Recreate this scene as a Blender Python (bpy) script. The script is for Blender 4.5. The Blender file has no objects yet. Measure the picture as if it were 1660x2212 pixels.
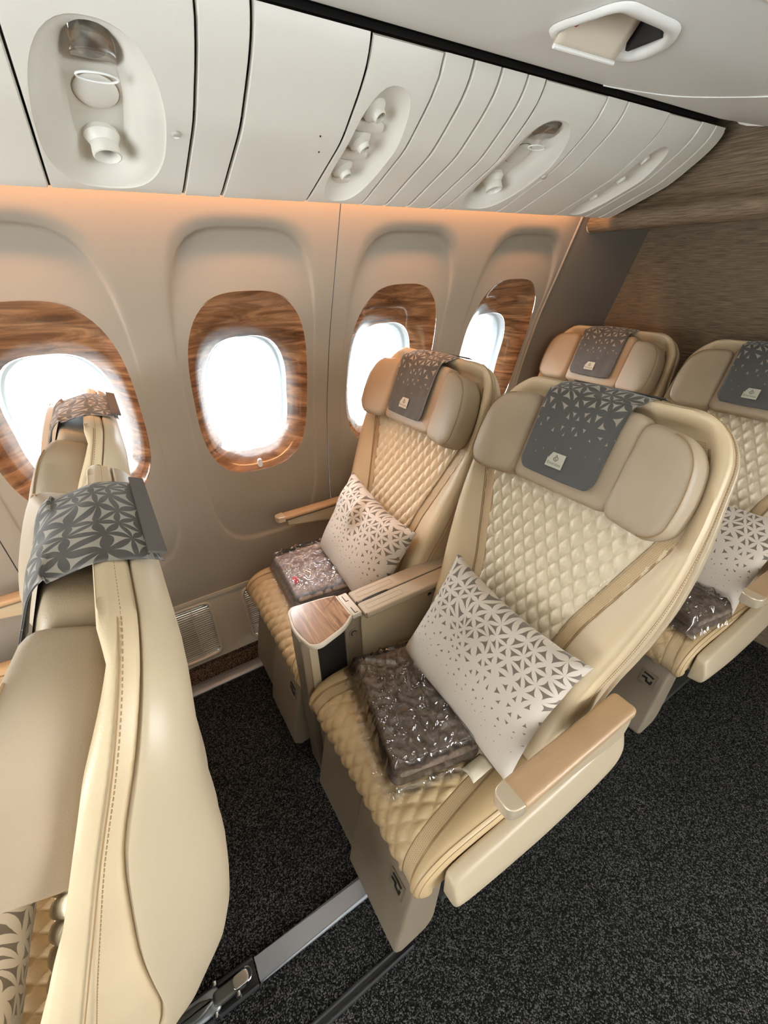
import bpy, bmesh, math, random
from mathutils import Vector, Matrix, noise
random.seed(7)
PI = math.pi
sc = bpy.context.scene
COL = sc.collection
# ------------------------------------------------------------------ camera
cam_d = bpy.data.cameras.new('camera'); cam = bpy.data.objects.new('camera', cam_d); COL.objects.link(cam)
YAW, PITCH, ROLL = .5538, -.517, -.0248
_f = Vector((math.sin(YAW)*math.cos(PITCH), math.cos(YAW)*math.cos(PITCH), math.sin(PITCH)))
_r = _f.cross(Vector((0, 0, 1))).normalized(); _u = _r.cross(_f)
_r2 = math.cos(ROLL)*_r + math.sin(ROLL)*_u; _u2 = -math.sin(ROLL)*_r + math.cos(ROLL)*_u
cam.matrix_world = Matrix(((_r2.x, _u2.x, -_f.x, -.5065), (_r2.y, _u2.y, -_f.y, -.5496), (_r2.z, _u2.z, -_f.z, 1.506), (0, 0, 0, 1)))
cam_d.sensor_fit = 'HORIZONTAL'; cam_d.sensor_width = 36; cam_d.lens = 36*923.04/1660; cam_d.clip_start = .01; cam_d.clip_end = 500
sc.camera = cam
# ------------------------------------------------------------------ world, lamps, exposure
w = bpy.data.worlds.new('world'); sc.world = w; w.use_nodes = True
w.node_tree.nodes['Background'].inputs[0].default_value = (.93, .97, 1, 1)
w.node_tree.nodes['Background'].inputs[1].default_value = 18.0
def area(name, loc, rot, sx, sy, energy, col):
    l = bpy.data.lights.new(name, 'AREA'); l.shape = 'RECTANGLE'; l.size = sx; l.size_y = sy; l.energy = energy; l.color = col
    o = bpy.data.objects.new(name, l); COL.objects.link(o); o.location = loc; o.rotation_euler = rot
    return o
area('aisle_ceiling_light', (-.3, -1.35, 2.17), (math.radians(14), 0, 0), 3.6, .5, 5.5, (1, .86, .68))
area('aisle_side_fill', (-.6, -4.1, 1.25), (math.radians(90), 0, 0), 5.0, .45, 13, (.92, .97, 1))  # added fill from the aisle side to lift the bin underside
area('forward_fill', (-3.15, -.6, .95), (math.radians(90), 0, math.radians(-90)), 2.4, 1.1, 95, (.93, .97, 1))  # made-up fill lamp at the front end, brightens the bin bucket
area('cove_light', (-.4, .686, 1.725), (math.radians(10), 0, 0), 3.2, .02, 13, (1, .46, .20))
sc.view_settings.view_transform = 'Standard'; sc.view_settings.look = 'None'
sc.view_settings.exposure = 0.18; sc.view_settings.gamma = 1.0; sc.view_settings.use_curve_mapping = False
sc.render.film_transparent = False
try:
    sc.cycles.max_bounces = 8; sc.cycles.diffuse_bounces = 5; sc.cycles.glossy_bounces = 3; sc.cycles.transparent_max_bounces = 12
    sc.cycles.sample_clamp_indirect = 4; sc.cycles.caustics_reflective = False; sc.cycles.caustics_refractive = False
except Exception: pass
# ------------------------------------------------------------------ materials
def srgb(r, g, b):
    f = lambda c: (c/255/12.92 if c/255 <= .04045 else ((c/255+.055)/1.055)**2.4)
    return (f(r), f(g), f(b), 1)
def newmat(name):
    m = bpy.data.materials.new(name); m.use_nodes = True
    return m, m.node_tree, m.node_tree.nodes['Principled BSDF']
def node(nt, typ, **kw):
    n = nt.nodes.new(typ)
    for k, v in kw.items(): setattr(n, k, v)
    return n
def bump(nt, b, height, strength, dist=.001):
    bm_ = node(nt, 'ShaderNodeBump'); bm_.inputs['Strength'].default_value = strength; bm_.inputs['Distance'].default_value = dist
    nt.links.new(height, bm_.inputs['Height']); nt.links.new(bm_.outputs[0], b.inputs['Normal'])
def ramp(nt, fac, stops):
    r = node(nt, 'ShaderNodeValToRGB'); e = r.color_ramp.elements
    e[0].position, e[0].color = stops[0]; e[1].position, e[1].color = stops[-1]
    for p, c in stops[1:-1]:
        x = e.new(p); x.color = c
    nt.links.new(fac, r.inputs[0]); return r.outputs[0]
def coords(nt, kind='Object', scale=(1, 1, 1), rot=(0, 0, 0)):
    t = node(nt, 'ShaderNodeTexCoord'); m = node(nt, 'ShaderNodeMapping'); m.inputs['Scale'].default_value = scale; m.inputs['Rotation'].default_value = rot
    nt.links.new(t.outputs[kind], m.inputs[0]); return m.outputs[0]
def plain(name, col, rough=.5, metal=0, coat=0, grain=0, gscale=400, spec=.5):
    m, nt, b = newmat(name)
    b.inputs['Base Color'].default_value = col; b.inputs['Roughness'].default_value = rough; b.inputs['Metallic'].default_value = metal
    b.inputs['Coat Weight'].default_value = coat; b.inputs['Specular IOR Level'].default_value = spec
    n = node(nt, 'ShaderNodeTexNoise'); n.inputs['Scale'].default_value = gscale; nt.links.new(coords(nt), n.inputs['Vector'])
    if grain: bump(nt, b, n.outputs[0], grain, .0006)
    return m
def leather(name, col, rough=.45, tone=.08):
    m, nt, b = newmat(name); v = coords(nt)
    n2 = node(nt, 'ShaderNodeTexNoise'); n2.inputs['Scale'].default_value = 5; nt.links.new(v, n2.inputs['Vector'])
    lo = tuple(c*(1-tone) for c in col[:3])+(1,); hi = tuple(min(1, c*(1+tone)) for c in col[:3])+(1,)
    nt.links.new(ramp(nt, n2.outputs[0], [(.3, lo), (.7, hi)]), b.inputs['Base Color'])
    b.inputs['Roughness'].default_value = rough
    vo = node(nt, 'ShaderNodeTexVoronoi'); vo.inputs['Scale'].default_value = 520; nt.links.new(v, vo.inputs['Vector'])
    n3 = node(nt, 'ShaderNodeTexNoise'); n3.inputs['Scale'].default_value = 14; n3.inputs['Detail'].default_value = 3; nt.links.new(v, n3.inputs['Vector'])
    ad = node(nt, 'ShaderNodeMath', operation='MULTIPLY_ADD'); nt.links.new(n3.outputs[0], ad.inputs[0]); ad.inputs[1].default_value = 1.2; nt.links.new(vo.outputs[0], ad.inputs[2])
    bump(nt, b, ad.outputs[0], .35, .0005)
    return m
def perforated(name, col):
    m, nt, b = newmat(name); v = coords(nt, 'UV')
    vo = node(nt, 'ShaderNodeTexVoronoi', voronoi_dimensions='2D'); vo.inputs['Scale'].default_value = 240; vo.inputs['Randomness'].default_value = 0
    nt.links.new(v, vo.inputs['Vector'])
    nt.links.new(ramp(nt, vo.outputs[0], [(.17, tuple(c*.66 for c in col[:3])+(1,)), (.27, col)]), b.inputs['Base Color'])
    bump(nt, b, ramp(nt, vo.outputs[0], [(.15, (0, 0, 0, 1)), (.3, (1, 1, 1, 1))]), .5, .001)
    b.inputs['Roughness'].default_value = .5
    return m
def petals(name, base, shape, scale, v_full, v_none, t_full=.36, t_none=.86, base2=None, rough=.8, sheen=.3):
    """cells whose corners show as little concave stars; they shrink from v_full to v_none along the cloth"""
    m, nt, b = newmat(name)
    t = node(nt, 'ShaderNodeTexCoord'); sx = node(nt, 'ShaderNodeSeparateXYZ'); nt.links.new(t.outputs['UV'], sx.inputs[0])
    # distance to a warped triangular lattice = the nearer of two rectangular lattices
    wn = node(nt, 'ShaderNodeTexNoise'); wn.inputs['Scale'].default_value = scale*.55; wn.inputs['Detail'].default_value = 0; nt.links.new(t.outputs['UV'], wn.inputs['Vector'])
    ws = node(nt, 'ShaderNodeVectorMath', operation='SUBTRACT'); nt.links.new(wn.outputs['Color'], ws.inputs[0]); ws.inputs[1].default_value = (.5, .5, .5)
    wm = node(nt, 'ShaderNodeVectorMath', operation='SCALE'); nt.links.new(ws.outputs[0], wm.inputs[0]); wm.inputs['Scale'].default_value = 1.1/scale
    wp = node(nt, 'ShaderNodeVectorMath', operation='ADD'); nt.links.new(wm.outputs[0], wp.inputs[0]); nt.links.new(t.outputs['UV'], wp.inputs[1])
    def mth(op, x, y=None, z=None):
        n = node(nt, 'ShaderNodeMath', operation=op)
        for i, q in enumerate((x, y, z)):
            if q is None: continue
            if isinstance(q, (int, float)): n.inputs[i].default_value = q
            else: nt.links.new(q, n.inputs[i])
        return n.outputs[0]
    xy = node(nt, 'ShaderNodeSeparateXYZ'); nt.links.new(wp.outputs[0], xy.inputs[0])
    ty = mth('MULTIPLY', xy.outputs[1], scale/.8660254); sx_ = mth('MULTIPLY_ADD', xy.outputs[0], scale, mth('MULTIPLY', ty, -.5))
    fs = mth('FRACT', sx_); ft = mth('FRACT', ty); m_ = mth('ADD', fs, ft); fl = mth('GREATER_THAN', m_, 1.0)
    A_ = mth('ABSOLUTE', mth('SUBTRACT', 1.0, m_)); B_ = mth('ABSOLUTE', mth('SUBTRACT', fl, fs)); C3 = mth('ABSOLUTE', mth('SUBTRACT', fl, ft))
    K4 = -4*.25
    g1 = mth('MULTIPLY_ADD', mth('MULTIPLY', B_, C3), K4, A_); g2 = mth('MULTIPLY_ADD', mth('MULTIPLY', A_, C3), K4, B_); g3 = mth('MULTIPLY_ADD', mth('MULTIPLY', A_, B_), K4, C3)
    n5 = node(nt, 'ShaderNodeTexNoise'); n5.inputs['Scale'].default_value = scale*.8; nt.links.new(t.outputs['UV'], n5.inputs['Vector'])
    sm_ = node(nt, 'ShaderNodeMath', operation='MULTIPLY_ADD'); nt.links.new(n5.outputs[0], sm_.inputs[0]); sm_.inputs[1].default_value = .10; nt.links.new(mth('MINIMUM', g1, mth('MINIMUM', g2, g3)), sm_.inputs[2])
    wob = node(nt, 'ShaderNodeTexNoise'); wob.inputs['Scale'].default_value = 9; nt.links.new(t.outputs['UV'], wob.inputs['Vector'])
    wa = node(nt, 'ShaderNodeMath', operation='MULTIPLY_ADD'); nt.links.new(wob.outputs[0], wa.inputs[0]); wa.inputs[1].default_value = .10; nt.links.new(sx.outputs[1], wa.inputs[2])
    thr = node(nt, 'ShaderNodeMapRange'); nt.links.new(wa.outputs[0], thr.inputs[0])
    thr.inputs[1].default_value = v_full; thr.inputs[2].default_value = v_none; thr.inputs[3].default_value = t_full; thr.inputs[4].default_value = t_none
    df = node(nt, 'ShaderNodeMath', operation='SUBTRACT'); nt.links.new(sm_.outputs[0], df.inputs[0]); nt.links.new(thr.outputs[0], df.inputs[1])
    mr = node(nt, 'ShaderNodeMapRange'); nt.links.new(df.outputs[0], mr.inputs[0]); mr.inputs[1].default_value = 0; mr.inputs[2].default_value = .018
    mx = node(nt, 'ShaderNodeMix', data_type='RGBA'); nt.links.new(mr.outputs[0], mx.inputs[0])
    if base2:
        nt.links.new(ramp(nt, sx.outputs[1], [(min(v_full, v_none), base2 if v_none < v_full else base), (max(v_full, v_none), base if v_none < v_full else base2)]), mx.inputs[6])
    else: mx.inputs[6].default_value = base
    mx.inputs[7].default_value = shape
    nt.links.new(mx.outputs[2], b.inputs['Base Color'])
    b.inputs['Roughness'].default_value = rough; b.inputs['Sheen Weight'].default_value = sheen; b.inputs['Sheen Roughness'].default_value = .4
    n = node(nt, 'ShaderNodeTexNoise'); n.inputs['Scale'].default_value = 260; nt.links.new(t.outputs['UV'], n.inputs['Vector'])
    bump(nt, b, n.outputs[0], .3, .0006)
    return m
def wood(name, axis_scale, dark, mid, light, rough=.16, coat=.6, kind='Object'):
    m, nt, b = newmat(name); v = coords(nt, kind, axis_scale)
    n = node(nt, 'ShaderNodeTexNoise'); n.inputs['Scale'].default_value = 1; n.inputs['Detail'].default_value = 7; n.inputs['Roughness'].default_value = .62; n.inputs['Distortion'].default_value = 1.3
    nt.links.new(v, n.inputs['Vector'])
    nt.links.new(ramp(nt, n.outputs[0], [(.34, dark), (.5, mid), (.66, light)]), b.inputs['Base Color'])
    b.inputs['Roughness'].default_value = rough; b.inputs['Coat Weight'].default_value = coat; b.inputs['Coat Roughness'].default_value = .06
    return m
def carpet(name, dark, mid, light):
    m, nt, b = newmat(name); v = coords(nt)
    vo = node(nt, 'ShaderNodeTexVoronoi', voronoi_dimensions='3D'); vo.inputs['Scale'].default_value = 380; nt.links.new(v, vo.inputs['Vector'])
    sp = node(nt, 'ShaderNodeSeparateColor'); nt.links.new(vo.outputs['Color'], sp.inputs[0])
    nt.links.new(ramp(nt, sp.outputs[0], [(.15, dark), (.6, mid), (.97, light)]), b.inputs['Base Color'])
    b.inputs['Roughness'].default_value = .95; b.inputs['Specular IOR Level'].default_value = .1
    inv = node(nt, 'ShaderNodeMath', operation='SUBTRACT'); inv.inputs[0].default_value = 1; nt.links.new(vo.outputs['Distance'], inv.inputs[1])
    bump(nt, b, inv.outputs[0], .9, .003)
    return m
def brushed(name, c1, c2, scale, rough=.6):
    m, nt, b = newmat(name); v = coords(nt, 'Object', scale)
    n = node(nt, 'ShaderNodeTexNoise'); n.inputs['Scale'].default_value = 1; n.inputs['Detail'].default_value = 4; n.inputs['Roughness'].default_value = .6; nt.links.new(v, n.inputs['Vector'])
    nt.links.new(ramp(nt, n.outputs[0], [(.36, c1), (.64, c2)]), b.inputs['Base Color']); b.inputs['Roughness'].default_value = rough
    bump(nt, b, n.outputs[0], .5, .002)
    return m
def clear(name, tint, gloss, rough, strength=0, scale=60, fac_min=.04):
    m, nt, b = newmat(name); nt.nodes.remove(b)
    out = nt.nodes['Material Output']; tr = node(nt, 'ShaderNodeBsdfTransparent'); tr.inputs[0].default_value = tint
    gl = node(nt, 'ShaderNodeBsdfGlossy'); gl.inputs[0].default_value = (1, 1, 1, 1); gl.inputs['Roughness'].default_value = rough
    fr = node(nt, 'ShaderNodeFresnel'); fr.inputs[0].default_value = 1.5
    ma = node(nt, 'ShaderNodeMath', operation='MULTIPLY_ADD', use_clamp=True); nt.links.new(fr.outputs[0], ma.inputs[0]); ma.inputs[1].default_value = gloss; ma.inputs[2].default_value = fac_min
    mx = node(nt, 'ShaderNodeMixShader'); nt.links.new(ma.outputs[0], mx.inputs[0]); nt.links.new(tr.outputs[0], mx.inputs[1]); nt.links.new(gl.outputs[0], mx.inputs[2])
    nt.links.new(mx.outputs[0], out.inputs[0])
    if strength:
        v = coords(nt); n = node(nt, 'ShaderNodeTexNoise', noise_type='RIDGED_MULTIFRACTAL'); n.inputs['Scale'].default_value = scale; n.inputs['Detail'].default_value = 4; n.inputs['Distortion'].default_value = .8; nt.links.new(v, n.inputs['Vector'])
        bp = node(nt, 'ShaderNodeBump'); bp.inputs['Strength'].default_value = strength; bp.inputs['Distance'].default_value = .004
        nt.links.new(n.outputs[0], bp.inputs['Height']); nt.links.new(bp.outputs[0], gl.inputs['Normal']); nt.links.new(bp.outputs[0], fr.inputs['Normal'])
    return m
M = {}
M['cream'] = leather('cream_leather', (.54, .39, .215, 1))  # cushion leather, darkened to hold the warm, dim light low on the seats
M['cream_back'] = leather('cream_back_leather', (.62, .495, .32, 1))  # same leather on the backs, paler, with part of that warm dimness
M['cream_quilt'] = leather('cream_quilt_leather', (.76, .66, .48, 1), .42, .04)
M['taupe'] = leather('taupe_leather', (.39, .305, .21, 1), .5)
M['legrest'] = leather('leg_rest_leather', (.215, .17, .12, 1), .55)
M['perf'] = perforated('perforated_leather', (.54, .395, .225, 1))
M['shell'] = plain('shell_plastic', (.50, .405, .275, 1), .40, grain=.15)
M['stitch'] = plain('stitch_thread', (.30, .19, .09, 1), .8)
M['stitch_light'] = plain('pale_thread', (.55, .45, .28, 1), .8)
M['armpad'] = leather('arm_pad', (.45, .295, .165, 1), .4)
M['armlid'] = plain('console_lid', (.50, .405, .295, 1), .4, grain=.1)
M['armcap'] = plain('arm_cap_metal', (.72, .60, .44, 1), .28, .45)
M['champagne'] = plain('champagne_plastic', (.66, .59, .48, 1), .35, grain=.1)
M['bronze'] = plain('bronze_metal', (.36, .29, .21, 1), .35, .6)
M['dark'] = plain('dark_plastic', (.012, .010, .009, 1), .6)
M['frame'] = plain('frame_metal', (.10, .10, .085, 1), .4, .6)
M['wall'] = plain('wall_plastic', (.31, .272, .22, 1), .5, grain=.08)
M['wall_shaded'] = plain('shaded_end_panel_plastic', (.15, .13, .105, 1), .6, grain=.1)  # grey end panel, darkened in colour for the shade the bin casts
M['bin'] = plain('bin_plastic', (.74, .73, .66, 1), .38, grain=.22, gscale=900)
M['bin_white'] = plain('bin_white_plastic', (.88, .90, .86, 1), .35, grain=.15, gscale=900)
M['dado'] = plain('dado_plastic', (.62, .55, .44, 1), .5, grain=.1)
M['seam'] = plain('seam_rubber', (.03, .025, .02, 1), .7)
M['reveal'] = plain('window_reveal', (.78, .88, .92, 1), .3)
M['grey_metal'] = plain('track_metal', (.34, .36, .38, 1), .42, .55, grain=.2)
M['steel'] = plain('steel', (.55, .55, .54, 1), .25, 1)
M['rubber'] = plain('black_rubber', (.015, .015, .016, 1), .45)
M['button'] = plain('button_white', (.82, .83, .88, 1), .3)
M['red'] = plain('red_plastic', (.35, .02, .02, 1), .4)
M['redtag'] = plain('red_tag', (.85, .12, .16, 1), .5)
M['lens'] = plain('lamp_lens', (.55, .55, .50, 1), .12, .1, .5)
M['wood'] = wood('window_wood', (4, 4, 30), (.075, .03, .012, 1), (.19, .085, .036, 1), (.36, .18, .085, 1))
M['traywood'] = wood('tray_wood', (34, 4, 10), (.15, .075, .035, 1), (.34, .18, .09, 1), (.52, .31, .17, 1), .28, .3)
M['carpet'] = carpet('grey_carpet', (.003, .003, .003, 1), (.013, .0125, .012, 1), (.115, .11, .102, 1))
M['carpet_brown'] = carpet('brown_carpet', (.018, .013, .009, 1), (.07, .05, .035, 1), (.26, .19, .13, 1))
M['bulkhead'] = brushed('bulkhead_fabric', (.10, .070, .042, 1), (.245, .18, .11, 1), (14, 14, 420), .55)
M['blanket_brown'] = brushed('brown_blanket', (.125, .088, .066, 1), (.225, .168, .13, 1), (60, 60, 60), .9)
M['blanket_grey'] = brushed('mauve_grey_blanket', (.46, .42, .43, 1), (.64, .60, .62, 1), (60, 60, 60), .9)
M['film'] = clear('plastic_film', (.98, .98, .98, 1), 1.15, .10, .28, 9, .05)
M['glass'] = clear('window_glass', (.985, .995, 1, 1), .3, .02, fac_min=0)
M['hood'] = clear('clear_hood', (.86, .86, .84, 1), 1.0, .08, 0, 1, .08)
M['strip'] = plain('ribbed_strip', (.085, .075, .066, 1), .7)
M['label'] = plain('label_cloth', (.52, .51, .42, 1), .8)
M['ink'] = plain('label_ink', (.10, .095, .07, 1), .8)
M['tagcloth'] = plain('cream_tag', (.60, .53, .40, 1), .7)
M['cover'] = petals('cover_cloth', (.050, .044, .037, 1), (.30, .27, .225, 1), 29, .19, .075, .056, .275, base2=(.088, .088, .084, 1), rough=.85, sheen=.25)
M['pillow'] = petals('pillow_cloth', (.60, .53, .45, 1), (.155, .125, .095, 1), 29, .29, .10, .058, .275, rough=.8)
M['apron'] = plain('apron_concrete', (.75, .76, .75, 1), .8)
M['far'] = plain('far_building', (.42, .43, .44, 1), .8)
M['farwin'] = plain('far_window', (.06, .065, .07, 1), .4)
# ------------------------------------------------------------------ mesh helpers
def mk(name, V, F, mat, parent=None, uv=None, smooth=True, kind=None, label=None):
    me = bpy.data.meshes.new(name); me.from_pydata([tuple(v) for v in V], [], F); me.update()
    if uv:
        L = me.uv_layers.new(name='UVMap')
        for lo in me.loops: L.data[lo.index].uv = uv[lo.vertex_index]
    if smooth: me.polygons.foreach_set('use_smooth', [True]*len(me.polygons))
    o = bpy.data.objects.new(name, me); COL.objects.link(o)
    if mat: me.materials.append(mat)
    if parent: o.parent = parent
    if kind: o['kind'] = kind
    if label: o['label'] = label
    return o
def auto(o, ang=35):
    """sharp edges above an angle"""
    bm = bmesh.new(); bm.from_mesh(o.data)
    bmesh.ops.recalc_face_normals(bm, faces=bm.faces)
    for e in bm.edges:
        if len(e.link_faces) == 2 and e.calc_face_angle(0) > math.radians(ang): e.smooth = False
    bm.to_mesh(o.data); bm.free(); return o
class MB:
    def __init__(s): s.V = []; s.F = []; s.U = []
    def add(s, V, F, U=None):
        n = len(s.V); s.V += [tuple(v) for v in V]; s.F += [tuple(i+n for i in f) for f in F]; s.U += (U or [(0, 0)]*len(V))
    def box(s, x0, x1, y0, y1, z0, z1, to3=None):
        P = [(x, y, z) for z in (z0, z1) for y in (y0, y1) for x in (x0, x1)]
        if to3: P = [to3(*p) for p in P]
        s.add(P, [(0, 2, 3, 1), (4, 5, 7, 6), (0, 1, 5, 4), (2, 6, 7, 3), (0, 4, 6, 2), (1, 3, 7, 5)])
    def tube(s, P, r, n=8, closed=False, rr=None):
        P = [Vector(p) for p in P]; V = []; F = []; m = len(P); up = None
        for i, p in enumerate(P):
            a = P[(i-1) % m] if (closed or i) else p; b = P[(i+1) % m] if (closed or i < m-1) else p
            t = (b-a).normalized()
            if up is None: up = t.orthogonal().normalized()
            up = (up - t*up.dot(t)).normalized(); q = t.cross(up); k = rr[i] if rr else r
            for j in range(n):
                c = 2*PI*j/n; V.append(p + up*k*math.cos(c) + q*k*math.sin(c))
        for i in range(m if closed else m-1):
            for j in range(n):
                a = i*n+j; b = i*n+(j+1) % n; c = ((i+1) % m)*n+(j+1) % n; d = ((i+1) % m)*n+j; F.append((a, b, c, d))
        if not closed: F.append(tuple(reversed(range(n)))); F.append(tuple(range((m-1)*n, m*n)))
        s.add(V, F)
    def lathe(s, prof, pos, axis, n=24, cap=True):
        ax = Vector(axis).normalized(); u = ax.orthogonal().normalized(); q = ax.cross(u); pos = Vector(pos); V = []; F = []
        for r, h in prof:
            for j in range(n):
                c = 2*PI*j/n; V.append(pos + ax*h + u*r*math.cos(c) + q*r*math.sin(c))
        for i in range(len(prof)-1):
            for j in range(n): F.append((i*n+j, i*n+(j+1) % n, (i+1)*n+(j+1) % n, (i+1)*n+j))
        if cap: F.append(tuple(reversed(range(n)))); F.append(tuple(range((len(prof)-1)*n, len(prof)*n)))
        s.add(V, F)
    def build(s, name, mat, parent=None, smooth=True, ang=35, **kw):
        o = mk(name, s.V, s.F, mat, parent, s.U, smooth, **kw)
        return auto(o, ang) if smooth else o
def quiltpatch(name, f, b0, b1, wf, dw, dh, amp, mat, parent, D=8):
    """diamond quilting: the grid follows the stitch lines so every crease is an edge; wf(b) is the half width"""
    wm = max(wf(b0+(b1-b0)*k/40) for k in range(41)); ni = int(wm/(dw/D))+2; j0 = int(b0/(dh/D)); j1 = int(b1/(dh/D)); V = []; U = []; idx = {}
    def P(i, j):
        if (i, j) in idx: return idx[(i, j)]
        a = i*dw/D; b = j*dh/D; w_ = wf(b); h = math.sqrt(abs(math.sin(PI*(i+j)/D))*abs(math.sin(PI*(i-j)/D)))
        if abs(a) > w_: a = math.copysign(w_, a); h = 0
        elif w_-abs(a) < dw/D*.6: h *= .4
        idx[(i, j)] = len(V); V.append(f(a, b, .0008+amp*h)); U.append((a, b)); return idx[(i, j)]
    F = []
    for j in range(j0, j1):
        wj = max(wf(j*dh/D), wf((j+1)*dh/D))
        for i in range(-ni, ni):
            if min(abs(i), abs(i+1))*dw/D >= wj: continue
            a, b, c, d = P(i, j), P(i+1, j), P(i+1, j+1), P(i, j+1)
            if (i+j+1) % D == 0: F += [(a, b, d), (b, c, d)]
            else: F += [(a, b, c), (a, c, d)]
    return mk(name, V, F, mat, parent, U)
def gridpatch(name, f, nu, nv, mat, parent=None, uvs=(1, 1), uo=(0, 0), **kw):
    V = []; U = []; F = []
    for i in range(nu+1):
        for j in range(nv+1):
            u = i/nu; v = j/nv; V.append(f(u, v)); U.append((uo[0]+u*uvs[0], uo[1]+v*uvs[1]))
    for i in range(nu):
        for j in range(nv):
            a = i*(nv+1)+j; F.append((a, a+nv+1, a+nv+2, a+1))
    return mk(name, V, F, mat, parent, U, **kw)
def area2(P): return sum(P[i][0]*P[(i+1) % len(P)][1]-P[(i+1) % len(P)][0]*P[i][1] for i in range(len(P)))/2
def offset(P, d):
    """outward offset of a CCW outline"""
    n = len(P); Q = []
    for i in range(n):
        a = Vector(P[i-1]); b = Vector(P[i]); c = Vector(P[(i+1) % n])
        t1 = (b-a).normalized() if (b-a).length > 1e-9 else Vector((1, 0)); t2 = (c-b).normalized() if (c-b).length > 1e-9 else t1
        nn = Vector((t1.y+t2.y, -t1.x-t2.x)); l = nn.length
        nn = nn/l if l > 1e-6 else Vector((t1.y, -t1.x)); k = d/max(.5, nn.dot(Vector((t1.y, -t1.x))))
        Q.append((b.x+nn.x*k, b.y+nn.y*k))
    return Q
def rounded(P, r, seg=5):
    """round the corners of a polygon; r number or list"""
    if area2(P) < 0: P = P[::-1]
    n = len(P); out = []
    for i in range(n):
        ri = r[i] if isinstance(r, (list, tuple)) else r
        a = Vector(P[i-1]); b = Vector(P[i]); c = Vector(P[(i+1) % n]); u = (a-b); v = (c-b)
        ri = min(ri, u.length*.48, v.length*.48)
        p0 = b+u.normalized()*ri; p1 = b+v.normalized()*ri
        for k in range(seg+1):
            t = k/seg; out.append(tuple(p0*(1-t)**2 + b*2*t*(1-t) + p1*t*t))
    return out
def rect(cx, cy, w_, h_): return [(cx-w_/2, cy-h_/2), (cx+w_/2, cy-h_/2), (cx+w_/2, cy+h_/2), (cx-w_/2, cy+h_/2)]
def superell(cx, cy, a, b, p=3, n=64, egg=0):
    out = []
    for k in range(n):
        t = 2*PI*k/n; c, s_ = math.cos(t), math.sin(t); r = (abs(c)**p + abs(s_)**p)**(-1/p)
        out.append((cx+a*r*c*(1+egg*s_*r), cy+b*r*s_))
    return out
def slab(name, P, to3, n0, n1, r, mat, parent=None, crown1=0, crown0=0, seg=4, caps=4, uvk=None, ang=40, **kw):
    """solid between offsets n0<n1 with rounded rims and gently crowned faces"""
    if area2(P) < 0: P = P[::-1]
    cx = sum(p[0] for p in P)/len(P); cy = sum(p[1] for p in P)/len(P); rings = []
    r = min(r, (n1-n0)/2)
    base = offset(P, -r)
    def capr(n_, crown, sgn):
        o = []
        for k in range(caps):
            rho = .06 + .94*k/caps if caps > 1 else .06
            o.append(([(cx+(p[0]-cx)*rho, cy+(p[1]-cy)*rho) for p in base], n_+sgn*crown*(1-rho*rho)))
        return o
    rings += capr(n0, crown0, -1)
    for k in range(seg+1):
        a = PI/2*k/seg; rings.append((offset(base, r*math.sin(a)), n0+r*(1-math.cos(a))))
    for k in range(seg+1):
        a = PI/2*(1-k/seg); rings.append((offset(base, r*math.sin(a)), n1-r*(1-math.cos(a))))
    rings += capr(n1, crown1, 1)[::-1]
    V = []; U = []; m = len(P)
    for R_, h in rings:
        for p in R_: V.append(to3(p[0], p[1], h)); U.append((p[0], p[1]) if uvk is None else uvk(p[0], p[1]))
    F = [tuple(reversed(range(m))), tuple(range((len(rings)-1)*m, len(rings)*m))]
    for i in range(len(rings)-1):
        for j in range(m): F.append((i*m+j, i*m+(j+1) % m, (i+1)*m+(j+1) % m, (i+1)*m+j))
    return auto(mk(name, V, F, mat, parent, U, **kw), ang)
XYZ = lambda a, b, n: (a, b, n)
def empty(name, loc=(0, 0, 0), rz=0):
    o = bpy.data.objects.new(name, None); COL.objects.link(o); o.location = loc; o.rotation_euler = (0, 0, rz); o.empty_display_size = .05; return o
REB = []
def based(name, loc):
    """a root whose parts are written in world coordinates; it is moved to its base at the end"""
    o = empty(name); REB.append((o, Vector(loc))); return o
def tag(o, label, cat, group=None):
    o['label'] = label; o['category'] = cat
    if group: o['group'] = group
    return o
def struct(o): o['kind'] = 'structure'; return o
def children(o): return [c for c in bpy.data.objects if c.parent == o]
def copy_tree(o, parent=None, skip=()):
    c = o.copy(); COL.objects.link(c); c.parent = parent
    for ch in children(o):
        if ch.name.split('.')[0] not in skip: copy_tree(ch, c, skip)
    return c
def cr(P, t):
    """Catmull-Rom through points, t in 0..1 along the index"""
    n = len(P)-1; x = max(0, min(.999999, t))*n; i = int(x); f = x-i
    p = [Vector(P[max(0, min(n, i+k))]) for k in (-1, 0, 1, 2)]
    return .5*((2*p[1])+(p[2]-p[0])*f+(2*p[0]-5*p[1]+4*p[2]-p[3])*f*f+(3*p[1]-p[0]-3*p[2]+p[3])*f**3)
def lerp_tab(X, Y, x):
    if x <= X[0]: return Y[0]
    for i in range(len(X)-1):
        if x <= X[i+1]:
            t = (x-X[i])/(X[i+1]-X[i]); return Y[i]+(Y[i+1]-Y[i])*t
    return Y[-1]
def smooth_tab(X, Y, x, r):
    return sum(lerp_tab(X, Y, x+r*k/3)*wt for k, wt in zip((-3, -2, -1, 0, 1, 2, 3), (1, 3, 6, 8, 6, 3, 1)))/28
def sstep(a, b, x):
    t = max(0, min(1, (x-a)/(b-a))); return t*t*(3-2*t)
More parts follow.
